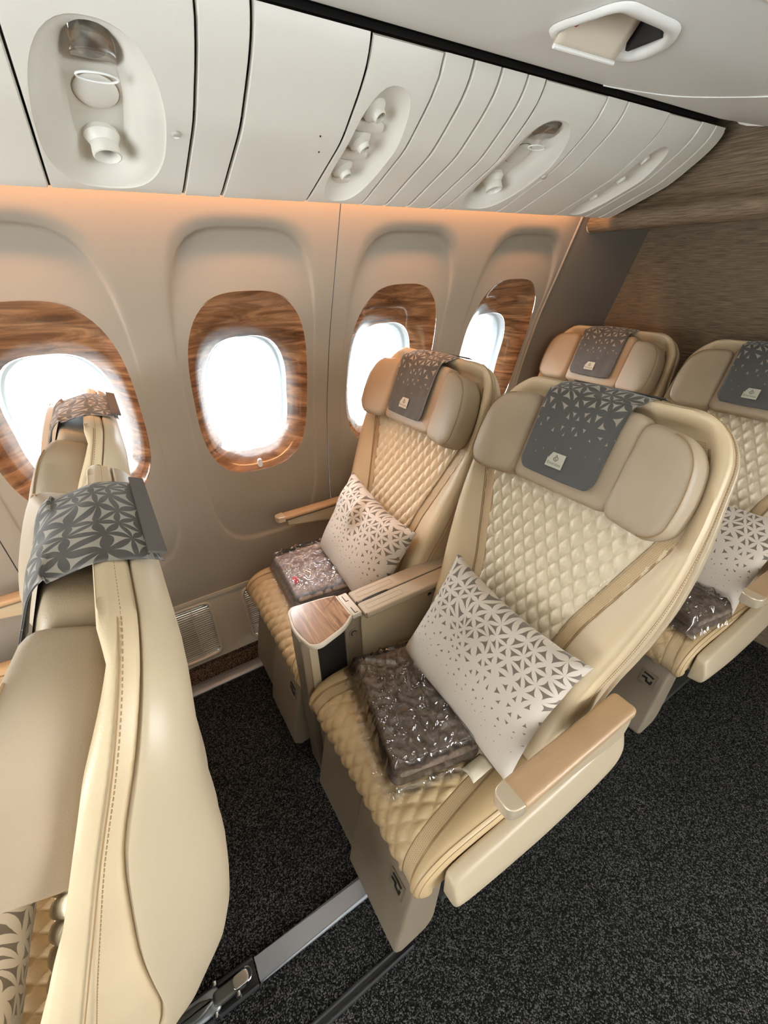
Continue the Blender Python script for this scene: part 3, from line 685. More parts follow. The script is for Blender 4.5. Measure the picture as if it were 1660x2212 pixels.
def make_seat():
    root = empty('airline_seat', (0, 0, 0))
    # hard shell behind
    def rear(s): return smooth_tab([-.16, .07, .25, .42, .55, .65, .74, .82], [-.09, -.125, -.150, -.150, -.120, -.080, -.055, -.042], s, .05)
    def sm(s): return smooth_tab([0, .25, .35, .5, .65, .8], [-.090, -.096, -.080, -.036, -.004, -.004], s, .05)
    O = outline_back(.005); V = []; F = []; m = len(O); rings = []
    for dn, ins in ((0, .006), (0, .0005), (.03, -.0005), (.12, 0), (.35, .002), (.62, .009), (.86, .024), (.97, .044), (1.0, .065)):
        Q = offset(O, -ins); ring = []
        for (y, s) in Q:
            n_ = sm(s)-.0015+(rear(s)-sm(s)+.0015)*dn
            ring.append(S(s, y, n_))
        rings.append(ring)
    # recess lip facing the upholstery, then body and closed back
    rings.insert(0, [S(s, y, sm(s)+.008) for y, s in offset(O, -.014)])
    for k in range(4):
        rho = .86-.26*k; Q = offset(O, -.065); rings.append([S(.33+(s-.33)*rho, y*rho, rear(.33+(s-.33)*rho)-.006*(1-rho)) for y, s in Q])
    for r_ in rings: V += r_
    for i in range(len(rings)-1):
        for j in range(m): F.append((i*m+j, i*m+(j+1) % m, (i+1)*m+(j+1) % m, (i+1)*m+j))
    F.append(tuple(range((len(rings)-1)*m, len(rings)*m)))
    auto(mk('back_shell', V, F, M['shell'], root), 50)
    # upholstered front: leather face grid plus rolled side
    nu, nv = 64, 44
    ss = [-.14+(LS-.10+.14)*i/(nu-12) for i in range(nu-12)] + [LS-.1+.1*math.sin(PI/2*k/12) for k in range(13)]
    def face(s, y):
        w_ = wid(s); q = qw(s)+.030; a = abs(y)
        rg = .026*sstep(.772, .803, s)
        if a <= q: return rg
        t = (a-q)/max(.005, w_-q); top = 1-.35*sstep(.70, .80, s)
        return max(rg, (.034*top)*math.sin(PI*.62*min(1, max(0, t))**1.1))
    V = []; F = []; U = []
    for i, s in enumerate(ss):
        for j in range(nv+1):
            y = (2*j/nv-1)*wid(s)*.985; V.append(S(s if i < nu else LS*.998, y, face(s, y)-.004*max(0, (abs(2*j/nv-1)-.93)/.07))); U.append((y, s))
    for i in range(len(ss)-1):
        for j in range(nv): a = i*(nv+1)+j; F.append((a, a+1, a+nv+2, a+nv+1))
    ns = len(ss); loop = [i*(nv+1)+nv for i in range(ns)] + [(ns-1)*(nv+1)+j for j in range(nv-1, -1, -1)] + [i*(nv+1) for i in range(ns-2, -1, -1)] + [j for j in range(1, nv)]
    base = [U[k] for k in loop]; O2 = base if area2(base) > 0 else base
    prev = loop
    for e, tn in ((.0030, .12), (.0045, .26), (.0045, .5), (.0040, .8), (.0025, .97), (-.005, 1.0)):
        Q = offset(base, e) if area2(base) > 0 else offset(base, -e); cur = []
        for (y, s), (y0, s_) in zip(Q, base): f0 = face(s_, y0)-.004; cur.append(len(V)); V.append(S(s, y, f0+(sm(s)-f0)*tn)); U.append((y, s))
        L = len(loop)
        for j in range(L): F.append((prev[j], prev[(j+1) % L], cur[(j+1) % L], cur[j]))
        prev = cur
    bc = auto(mk('back_upholstery', V, F, M['cream_back'], root, U), 70)
    # side stitching and seams on the roll
    mb = MB(); O3 = outline_back(.0)
    for tn in (.33,):
        P = [Vector(S(s, y, .016+(sm(s)-.016)*tn)) for y, s in offset(O3, .0042)]
        for k in range(len(P)-1):
            L = (P[k+1]-P[k]).length; c = max(1, round(L/.0056))
            for q in range(c):
                a = P[k].lerp(P[k+1], (q+.15)/c); b = P[k].lerp(P[k+1], (q+.75)/c); mb.tube([a, b], .0007, 3)
    mb.build('side_stitching', M['stitch'], bc, kind='stuff', smooth=False)
    mb = MB()
    mb.tube([S(s, y, .016+(sm(s)-.016)*.20) for y, s in offset(O3, .0036)], .0009, 4)
    for sg in (1, -1):
        for d in (-.001, .031, .0345):
            mb.tube([S(s, sg*(qw(s)+d), .0018+(.002 if d < 0 else 0)+face(s, qw(s)+d)) for s in [.02+.73*k/40 for k in range(41)]], .0010, 4)
    mb.build('seams', M['stitch'], bc, smooth=False, kind='stuff')
    # quilted centre
    dw, dh = .0365, .0635
    quiltpatch('quilted_back', lambda a, b, h: S(b, a, h), .02, .60, qw, dw, dh, .0115, M['cream_quilt'], root)
    for sg in (1, -1):
        V = []; F = []; U = []; n = 60
        for k in range(n+1):
            s = .02+.74*k/n; q = qw(s)
            for j, d in enumerate((.002, .030)): V.append(S(s, sg*(q+d), .0016)); U.append((s, d))
        for k in range(n): F.append((2*k, 2*k+1, 2*k+3, 2*k+2) if sg > 0 else (2*k, 2*k+2, 2*k+3, 2*k+1))
        mk('perforated_strip', V, F, M['perf'], root, U)
    # headrest: centre pad and two wings leaning forward
    hr = slab('headrest', rounded([(-.130, .562), (.130, .562), (.128, .778), (-.128, .778)], .026), lambda a, b, n: S(b, a, n), .004, .064, .013, M['taupe'], root, crown1=.006)
    for sg in (1, -1):
        P = [(.122, .558), (.236, .552), (.265, .578), (.270, .65), (.257, .722), (.222, .760), (.126, .770)]
        P = rounded([(sg*a, b) for a, b in P], .034, 5)
        def wt(a, b, n, sg=sg):
            k = sstep(.115, .27, abs(a)); return S(b-.004*k, a*(1-.02*k*n/.1), n*(1+.28*k))
        wg = slab('headrest_wing', P, wt, .006, .076, .019, M['taupe'], root, crown1=.004)
        mb = MB(); Q = offset(P if area2(P) > 0 else P[::-1], -.0045); Q = [q for q in Q if abs(q[0]) > .16]; Q.sort(key=lambda q: math.atan2(q[1]-.66, abs(q[0])-.16)); mb.tube([wt(a, b, .0715) for a, b in Q], .0012, 5)
        mb.build('wing_piping', M['stitch'], wg)
    mb = MB(); mb.box(.60, .745, -.11, .11, -.012, .02, lambda a, b, c: S(a, b, c)); mb.build('headrest_mount', M['taupe'], root, smooth=False)
    # cushion
    PC = [(.19, .448), (.10, .458), (.02, .467), (-.06, .474), (-.13, .478), (-.19, .476), (-.228, .466), (-.258, .446), (-.273, .418), (-.271, .392), (-.256, .372)]
    PV = [Vector((a, 0, b)) for a, b in PC]; NP = 90; path = [cr(PV, k/NP) for k in range(NP+1)]
    Ls = [0]
    for k in range(NP): Ls.append(Ls[-1]+(path[k+1]-path[k]).length)
    LT = Ls[-1]
    def at(l):
        l = max(0, min(LT, l)); k = 0
        lo, hi = 0, NP
        while hi-lo > 1:
            m_ = (lo+hi)//2
            if Ls[m_] <= l: lo = m_
            else: hi = m_
        t = (l-Ls[lo])/max(1e-9, Ls[hi]-Ls[lo]); return path[lo].lerp(path[hi], t)
    def C_(l, y, n=0):
        d = (at(l+.008)-at(l-.008)).normalized(); nn = Vector((d.z, 0, -d.x)); nn = nn if nn.z > 0 or nn.x < 0 else -nn
        if (nn.x*(-1)+nn.z) < 0: nn = -nn
        p = at(l)+nn*n; return (p.x, y, p.z)
    def cq(l): return .124+(.205-.124)*min(1.08, l/(LT*.84))
    def cface(l, y):
        a = abs(y); q = cq(l)+.03
        if a < q: return -.004*(1-(a/q)**2)
        return .008*math.sin(PI*min(1, (a-q)/(.266-q)))
    nu, nv = 70, 40; V = []; U = []; F = []
    for i in range(nu+1):
        for j in range(nv+1):
            l = LT*i/nu; y = (2*j/nv-1)*.262; V.append(C_(l, y, cface(l, y))); U.append((y, l))
    for i in range(nu):
        for j in range(nv): a = i*(nv+1)+j; F.append((a, a+1, a+nv+2, a+nv+1))
    for sg in (1, -1):
        prev = [i*(nv+1)+(nv if sg > 0 else 0) for i in range(nu+1)]
        for y, n_ in ((.267, -.003), (.270, -.010), (.271, -.020), (.268, -.026)):
            cur = []
            for i in range(nu+1): cur.append(len(V)); V.append(C_(LT*i/nu, sg*y, n_)); U.append((sg*y, LT*i/nu))
            for i in range(nu): F.append((prev[i], prev[i+1], cur[i+1], cur[i]))
            prev = cur
        c = len(V); V.append((.19, sg*.268, .37)); U.append((0, 0)); F.append(tuple(prev+[c]))
    cu = auto(mk('seat_cushion', V, F, M['cream'], root, U), 60)
    quiltpatch('quilted_seat', lambda a, b, h: C_(b, a, h+cface(b, a)), .02, LT-.008, cq, .0385, .0635, .0062, M['cream'], root)
    for sg in (1, -1):
        V = []; F = []; U = []; n = 60
        for k in range(n+1):
            l = .02+(LT-.03)*k/n; q = cq(l)
            for j, d in enumerate((.002, .030)): V.append(C_(l, sg*(q+d), .0012+cface(l, q+d))); U.append((l, d))
        for k in range(n): F.append((2*k, 2*k+1, 2*k+3, 2*k+2) if sg > 0 else (2*k, 2*k+2, 2*k+3, 2*k+1))
        mk('perforated_strip', V, F, M['perf'], root, U)
    mb = MB()
    for sg in (1, -1):
        for d in (0, .031, .034): mb.tube([C_(.02+(LT-.025)*k/50, sg*(cq(.02+(LT-.025)*k/50)+d), .0012+cface(.02+(LT-.025)*k/50, cq(.02+(LT-.025)*k/50)+d)) for k in range(51)], .0010, 4)
        for q in (.259, .2665): mb.tube([C_(.02+(LT-.025)*k/50, sg*q, (.0 if q < .26 else -.003)+cface(.02+(LT-.025)*k/50, q)) for k in range(51)], .0011, 4)
    mb.build('seams', M['stitch'], cu, smooth=False, kind='stuff')
    # leg rest: two pads hanging under the front
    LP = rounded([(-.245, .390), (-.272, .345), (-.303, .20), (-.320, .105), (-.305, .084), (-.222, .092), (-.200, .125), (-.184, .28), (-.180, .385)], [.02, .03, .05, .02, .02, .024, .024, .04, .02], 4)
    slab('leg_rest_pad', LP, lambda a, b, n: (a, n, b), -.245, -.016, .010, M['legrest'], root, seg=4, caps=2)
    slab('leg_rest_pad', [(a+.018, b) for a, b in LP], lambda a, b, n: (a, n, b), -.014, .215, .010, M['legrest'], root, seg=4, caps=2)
    # pocket mark on the right pad: framed square with two crooked strokes
    def LF(a, b, n): # a along y, b height up the front face
        t = (b-.10)/.25; x = -.3205+.048*t; return (x-n, a, b)
    mb = MB()
    def stroke(P, wd, n0=-.0005, n1=.0015):
        for p, q in zip(P, P[1:]):
            d = Vector((q[0]-p[0], q[1]-p[1])); l = max(1e-6, d.length); d /= l; nn = Vector((-d.y, d.x))*wd/2; e = d*wd*.3
            c = [(p[0]-e.x+nn.x, p[1]-e.y+nn.y), (q[0]+e.x+nn.x, q[1]+e.y+nn.y), (q[0]+e.x-nn.x, q[1]+e.y-nn.y), (p[0]-e.x-nn.x, p[1]-e.y-nn.y)]
            V = [LF(x, y, n0) for x, y in c]+[LF(x, y, n1) for x, y in c]; mb.add(V, [(0, 1, 2, 3), (7, 6, 5, 4), (0, 4, 5, 1), (1, 5, 6, 2), (2, 6, 7, 3), (3, 7, 4, 0)])
    cy, cz = -.198, .312
    stroke([(cy-.024, cz-.024), (cy-.024, cz+.024), (cy+.024, cz+.024), (cy+.024, cz-.024), (cy-.024, cz-.024)], .0022)
    mb.build('mark_frame', M['bronze'], root, smooth=False)
    mb = MB(); stroke([(cy+.016, cz+.014), (cy-.004, cz+.013), (cy-.014, cz+.010)], .005); stroke([(cy+.017, cz-.002), (cy+.004, cz-.001), (cy+.002, cz-.012), (cy-.012, cz-.014), (cy-.013, cz-.004)], .006)
    mb.build('mark_symbol', M['dark'], root, smooth=False)
    # under-seat structure
    mb = MB(); mb.box(-.17, .20, -.235, .235, .30, .372); mb.build('seat_pan', M['dark'], root, smooth=False)
    for y in (-.19, .17):
        mb = MB(); mb.box(-.12, -.085, y-.018, y+.018, .0, .31); mb.box(.20, .235, y-.018, y+.018, .0, .31); mb.box(-.14, .26, y-.014, y+.014, .0, .03); mb.box(-.10, .22, y-.01, y+.01, .27, .31); mb.build('leg_frame', M['frame'], root, smooth=False)
    mb = MB(); mb.tube([(-.07, -.26, .27), (-.07, .26, .27)], .022, 16); mb.tube([(.17, -.26, .27), (.17, .26, .27)], .022, 16); mb.build('cross_tube', M['frame'], root)
    return root
def power_icon(to3, cx, cz, s, mat, parent, n0=0, n1=.0008):
    mb = MB()
    for P in ([(-1, .6), (-.2, .7), (-.25, -.1), (-.9, -.6), (-.95, -.1), (-.4, .1)], [(.1, .7), (.15, -.6)], [(.1, .1), (.7, .6), (1.0, -.5)]):
        for p, q in zip(P, P[1:]):
            d = Vector((q[0]-p[0], q[1]-p[1])); d.normalize(); nn = Vector((-d.y, d.x))*.16; e = d*.06
            c = [(p[0]-e.x+nn.x, p[1]-e.y+nn.y), (q[0]+e.x+nn.x, q[1]+e.y+nn.y), (q[0]+e.x-nn.x, q[1]+e.y-nn.y), (p[0]-e.x-nn.x, p[1]-e.y-nn.y)]
            V = [to3(cx+x*s, cz+z*s, n0) for x, z in c]+[to3(cx+x*s, cz+z*s, n1) for x, z in c]; mb.add(V, [(0, 1, 2, 3), (7, 6, 5, 4), (0, 4, 5, 1), (1, 5, 6, 2), (2, 6, 7, 3), (3, 7, 4, 0)])
    return mb.build('power_symbol', mat, parent, smooth=False)
def arm_pad(parent, yc, x0, x1, z, w_, thick, tilt=0):
    P = rounded(rect((x0+x1)/2+.014, yc, x1-x0-.028, w_), .014, 5); zz = lambda a: z+tilt*(a-x0)
    slab('arm_pad', P, lambda a, b, n: (a, b, zz(a)+n), -thick, 0, .0085, M['armpad'], parent, crown1=.002)
    P = rounded([(x0, yc-w_*.40), (x0+.036, yc-w_/2), (x0+.036, yc+w_/2), (x0, yc+w_*.40)], [.018, .004, .004, .018], 5)
    slab('arm_end_cap', P, lambda a, b, n: (a, b, zz(a)+n*(1 if n > -.01 else 1.15)+.0008), -thick-.003, 0, .0028, M['armcap'], parent)
def aisle_arm(root):
    arm_pad(root, -.306, -.122, .268, .662, .058, .026)
    P = rounded([(-.085, .612), (.255, .560), (.272, .60), (.268, .638), (-.085, .638)], [.008, .02, .02, .006, .006], 4)
    slab('arm_body', P, lambda a, b, n: (a, n-.306, b), -.024, .024, .008, M['shell'], root, seg=3, caps=2)
    # side console under the arm
    prof = [(-.268, .462), (-.299, .456), (-.318, .38), (-.314, .33), (-.300, .315), (-.268, .315)]
    V = []; F = []; st = [(-.215, .84, .35, .445), (-.205, 1, .34, .455), (-.12, 1, .318, .456), (.0, 1, .296, .458), (.11, 1, .286, .462), (.24, 1, .296, .470), (.325, 1, .31, .482), (.352, .9, .335, .488), (.36, .6, .40, .48)]
    K_ = 10
    for x, k, zb, zt in st:
        P = rounded([(-.270, zb), (-.270, zt), (-.301, zt-.008), (-.321, (zb*.62+zt*.38)), (-.310, zb+.006)], [.006, .01, .010, .02, .012], 3)
        cx = -.29; cz = (zb+zt)/2
        for y, z in P: V.append((x, cx+(y-cx)*(k if k < 1 else 1), cz+(z-cz)*(k if k < 1 else 1)))
    m = len(P)
    for i in range(len(st)-1):
        for j in range(m): F.append((i*m+j, i*m+(j+1) % m, (i+1)*m+(j+1) % m, (i+1)*m+j))
    F += [tuple(reversed(range(m))), tuple(range((len(st)-1)*m, len(st)*m))]
    o = mk('side_console', V, F, M['shell'], root); bv = o.modifiers.new('sub', 'SUBSURF'); bv.levels = 2; bv.render_levels = 2
    mb = MB(); mb.box(.20, .27, -.296, -.272, .44, .60); mb.build('arm_bracket', M['shell'], root, smooth=False)
def window_arm(root):
    arm_pad(root, .308, -.104, .30, .664, .046, .018)
    P = rounded([(-.062, .618), (.16, .578), (.31, .566), (.31, .645), (-.068, .645)], [.006, .02, .01, .004, .004], 4)
    slab('arm_body', P, lambda a, b, n: (a, n+.308, b), -.018, .018, .006, M['shell'], root, seg=3, caps=2)
    power_icon(lambda a, b, n: (a, .2895-n, b), .158, .628, .007, M['dark'], root)
seat0 = make_seat()
win_seat = copy_tree(seat0)
aisle_arm(seat0); window_arm(win_seat)
seats = {}
GS = None
def place_seat(src, first, x, y, label):
    o = src if first else copy_tree(src)
    o.location = (x, y, 0); tag(o, label, 'seat', 'cream leather cabin seats'); seats[(x, y)] = o
PY = .612
place_seat(seat0, True, 0, 0, 'cream quilted leather aisle seat in the middle row beside the dark carpeted aisle')
place_seat(win_seat, True, 0, PY, 'cream quilted leather window seat in the middle row under the third window')
place_seat(seat0, False, 1.0, 0, 'cream quilted leather aisle seat in the last row, cut by the right picture edge')
place_seat(win_seat, False, 1.0, PY, 'cream quilted leather window seat in the last row before the brown bulkhead')
place_seat(seat0, False, -1.0, 0, 'cream leather aisle seat seen from its side at the left picture edge, nearest the camera')
place_seat(win_seat, False, -1.0, PY, 'cream leather window seat of the front row, its headrest against the leftmost window')
# ------------------------------------------------------------------ headrest covers (draped cloths)
def make_cover():
    path = [(.590, .0755), (.62, .0775), (.66, .0775), (.70, .0775), (.735, .077), (.768, .0745), (.789, .064), (.804, .044), (.8175, .024), (.8225, .006), (.8240, -.012), (.8240, -.028), (.822, -.036)]
    PV = [Vector((a, b)) for a, b in path]
    def f(u, v, dn=0):
        p = cr(PV, v); t = 2*u-1; y = .008+t*(.101+.012*sstep(.3, .8, v)); s, n = p
        rr = .02; vv = v
        if v < .08: k = 1-v/.08; y = .008+t*(.101-.018*k*k)
        wr = .0015*math.sin(9*u+3*v*4)+.001*math.sin(23*u)
        return S(s-.006*t*t*(1 if v > .5 else -.3), y, n+dn+wr)
    V = []; U = []; F = []; nu, nv = 30, 60; L = .30
    for lay in (0, 1):
        for i in range(nu+1):
            for j in range(nv+1): V.append(f(i/nu, j/nv, .0016*lay)); U.append((.21*i/nu, L*j/nv))
    N = (nu+1)*(nv+1)
    for i in range(nu):
        for j in range(nv):
            a = i*(nv+1)+j; F.append((a, a+1, a+nv+2, a+nv+1)); F.append((N+a, N+a+nv+1, N+a+nv+2, N+a+1))
    for i in range(nu):
        for j in (0, nv): a = i*(nv+1)+j; b = a+nv+1; F.append((a, b, b+N, a+N))
    for j in range(nv):
        for i in (0, nu): a = i*(nv+1)+j; b = a+1; F.append((a, b, b+N, a+N))
    root = empty('headrest_cover', (0, 0, 0))
    mk('cloth', V, F, M['cover'], root, U)
    # sewn label with a small calligraphic emblem and the name under it
    T = lambda a, b, n: S(.632+b, .015+a, .0800+n)
    lb = slab('label_patch', rect(0, 0, .044, .034), T, 0, .0012, .0004, M['label'], root, seg=1, caps=2)
    mb = MB()
    def rib(P, wd):
        for p, q in zip(P, P[1:]):
            d = Vector((q[0]-p[0], q[1]-p[1])); d.normalize(); nn = Vector((-d.y, d.x))*wd/2; e = d*wd*.2
            c = [(p[0]-e.x+nn.x, p[1]-e.y+nn.y), (q[0]+e.x+nn.x, q[1]+e.y+nn.y), (q[0]+e.x-nn.x, q[1]+e.y-nn.y), (p[0]-e.x-nn.x, p[1]-e.y-nn.y)]
            V = [T(x, y, .001) for x, y in c]+[T(x, y, .0016) for x, y in c]; mb.add(V, [(0, 1, 2, 3), (7, 6, 5, 4), (0, 4, 5, 1), (1, 5, 6, 2), (2, 6, 7, 3), (3, 7, 4, 0)])
    rib([(0, .012), (-.002, .009), (-.0055, .006), (-.006, .002), (-.003, .0), (.0, .002), (-.001, .005)], .0013)
    rib([(.0015, .012), (.002, .007), (.005, .005), (.0055, .001), (.002, -.001), (-.003, -.002)], .0013); rib([(.002, .004), (.003, .002)], .001); rib([(-.003, .0085), (.001, .0065)], .001)
    V, F = text_mesh('Emirates', .0105); V = [T(-x, y-.0115, .0014) for x, y, z in V]; mb.add(V, F)
    mb.build('emblem', M['ink'], lb, smooth=False)
    # hook strip where the cloth ends on the shell
    mb = MB(); mb.box(-.104, .120, -.038, -.020, .8250, .8275, lambda y, n, s: S(s, y, n)); mb.build('fastener_strip', M['strip'], root, smooth=False)
    return root
cov = make_cover()
cl = {(0, 0): 'dark grey patterned headrest cover on the middle row aisle seat', (0, PY): 'grey patterned headrest cover on the middle row window seat in front of the third window', (1.0, PY): 'grey patterned headrest cover on the last row window seat', (1.0, 0): 'dark grey patterned headrest cover on the last row aisle seat at the right edge', (-1.0, 0): 'grey patterned headrest cover seen edge-on on the seat nearest the camera', (-1.0, PY): 'pale grey headrest cover in front of the leftmost window'}
for i, (k, l) in enumerate(cl.items()):
    o = cov if i == 0 else copy_tree(cov); o.location = (k[0], k[1], 0); tag(o, l, 'headrest cover', 'patterned cloths over the headrests')
# ------------------------------------------------------------------ pillows
def pillow_mesh(seed, hx=.215, hz=.168, th=.062):
    V = []; U = []; F = []; nu, nv = 56, 46
    def prof(a, b):
        e = max(0, 1-abs(a)**3.2)**.55*max(0, 1-abs(b)**3.2)**.55; return th*e
    for side in (1, -1):
        for i in range(nu+1):
            for j in range(nv+1):
                a = 2*i/nu-1; b = 2*j/nv-1; a = math.copysign(abs(a)**.85, a); b = math.copysign(abs(b)**.85, b)
                x = a*hx*(1-.07*(1-b*b)*abs(a)**3); z = b*hz*(1-.09*(1-a*a)*abs(b)**3)
                t = prof(a, b)
                wr = .006*noise.noise(Vector((x*9+seed, z*9, side)))*(t/th) + .011*abs(noise.noise(Vector((x*16+seed*2, z*9, 3+side))))*sstep(0, .5, b)
                fold = .014*math.exp(-((x+.02+.35*(z-.05))**2)/.00045)*sstep(.02, .09, z)*(t/th)
                fold -= .012*math.exp(-((x-.015+.35*(z-.05))**2)/.0006)*sstep(.0, .09, z)*(t/th)
                V.append((x, side*(t+.0015+(wr+fold if side < 0 else wr)), z-.012*sstep(.5, 1, b)*(1-a*a)*.6)); U.append((x+.22, z+.17))
    N = (nu+1)*(nv+1)
    for i in range(nu):
        for j in range(nv):
            p = i*(nv+1)+j; F.append((p, p+1, p+nv+2, p+nv+1)); F.append((N+p, N+p+nv+1, N+p+nv+2, N+p+1))
    for i in range(nu):
        for j in (0, nv): a = i*(nv+1)+j; b = a+nv+1; F.append((a, b, b+N, a+N))
    for j in range(nv):
        for i in (0, nu): a = i*(nv+1)+j; b = a+1; F.append((a, b, b+N, a+N))
    return V, F, U
def pillow(name_loc, rot, label, seed, mesh=None):
    V, F, U = pillow_mesh(seed); o = mk('pillow', V, F, M['pillow'], None, U); o.location = name_loc; o.rotation_euler = rot
    bm = bmesh.new(); bm.from_mesh(o.data); bmesh.ops.recalc_face_normals(bm, faces=bm.faces); bm.to_mesh(o.data); bm.free()
    tag(o, label, 'pillow', 'patterned pillows on the seats'); return o
# pillow local: x across, z up, -y faces forward (front side). rotate so that local -y points to -x (forward) and leans back
def prot(lean, spin, twist=0):
    m = Matrix.Rotation(PI/2*-1+twist, 3, 'Z') @ Matrix.Rotation(-lean, 3, 'X') @ Matrix.Rotation(spin, 3, 'Y'); return m.to_euler()
pillow((.085, -.035, .655), prot(math.radians(31), math.radians(4)), 'cream pillow with brown petal print leaning in the middle row aisle seat', 1.3)
pillow((.095, PY-.03, .665), prot(math.radians(28), math.radians(6)), 'cream pillow with grey petal print leaning in the middle row window seat', 5.1)
pillow((1.085, -.06, .655), prot(math.radians(29), math.radians(3)), 'petal print pillow in the last row aisle seat, partly hidden by the seat in front', 8.4)
pillow((-.915, -.03, .655), prot(math.radians(31), math.radians(2)), 'petal print pillow low at the left picture edge in the nearest seat', 3.7)
# ------------------------------------------------------------------ wrapped blankets
def blanket(loc, rz, L, Wd, H, mat, label, seed, film_over=.016, tagpos=None, redtag=False, roll=False):
    root = empty('wrapped_blanket', loc, rz); tag(root, label, 'blanket', 'blankets in clear plastic')
    P = rounded(rect(0, 0, Wd, L), .03, 6)
    def D(a, b, n):
        k = .008*noise.noise(Vector((a*9+seed, b*9, 2)))+.002*noise.noise(Vector((a*31, b*31+seed, 5)))
        return (a*(1+.02*math.sin(b*20+seed)), b, n + (k if n > .015 else 0))
    # two folded layers
    slab('folded_layer', P, D, .001, H*.55, .016, mat, root, seg=4, caps=14)
    slab('folded_layer', offset(P, -.006), lambda a, b, n: D(a+.004, b-.004, n), H*.5, H, .018, mat, root, crown1=.008, seg=5, caps=16)
    # crumpled film over it
    def film(u, v):
        a = (2*u-1)*(Wd/2+film_over+.012*noise.noise(Vector((v*6, seed, 1)))); b = (2*v-1)*(L/2+film_over+.012*noise.noise(Vector((u*6, seed, 4))))
        ex = max(0, (abs(a)-(Wd/2-.022))/.035); ey = max(0, (abs(b)-(L/2-.022))/.035); e = min(1, math.hypot(ex, ey))
        z = (H+.017)*(1-sstep(0, 1, e)**1.2)+.004
        p = Vector((a*16+seed, b*16, 0)); r1 = 1-abs(noise.noise(p)); r2 = 1-abs(noise.noise(p*2.3+Vector((7, 1, 0)))); r3 = noise.noise(p*5)
        z += .010*(r1**9)+.007*(r2**8)+.0007*r3-.005
        return (a, b, max(.0035+.004*r2**4*(e > .9), z))
    o = gridpatch('plastic_wrap', film, 96, 110, M['film'], root)
    if tagpos:
        x, y, r = tagpos
        def TG(u, v): 
            a = (u-.5)*.058; b = (v-.5)*.040; c, s_ = math.cos(r), math.sin(r); return (x+a*c-b*s_, y+a*s_+b*c, .012+.010*math.sin(PI*v)+.004*u)
        t = gridpatch('paper_band', TG, 8, 8, M['tagcloth'], root); sm = t.modifiers.new('s', 'SOLIDIFY'); sm.thickness = .004
    if redtag:
        slab('red_sticker', rounded(rect(-Wd*.33, -L*.20, .018, .040), .004, 2), lambda a, b, n: (a, b, H+.012+n), 0, .002, .0006, M['redtag'], root, seg=1, caps=1)
    return root
blanket((-.075, .045, .481), math.radians(-13), .36, .235, .052, M['blanket_brown'], 'folded brown blanket in clear plastic on the middle row aisle seat', 1.7, .022, (.085, -.205, math.radians(15)))
blanket((-.062, PY+.10, .481), math.radians(-4), .315, .232, .050, M['blanket_grey'], 'folded grey blanket in shiny plastic with a red tag on the middle row window seat', 6.2, .014, None, True)
blanket((.915, -.12, .481), math.radians(-10), .270, .20, .060, M['blanket_brown'], 'crumpled brown blanket in plastic on the last row aisle seat', 9.5, .012)
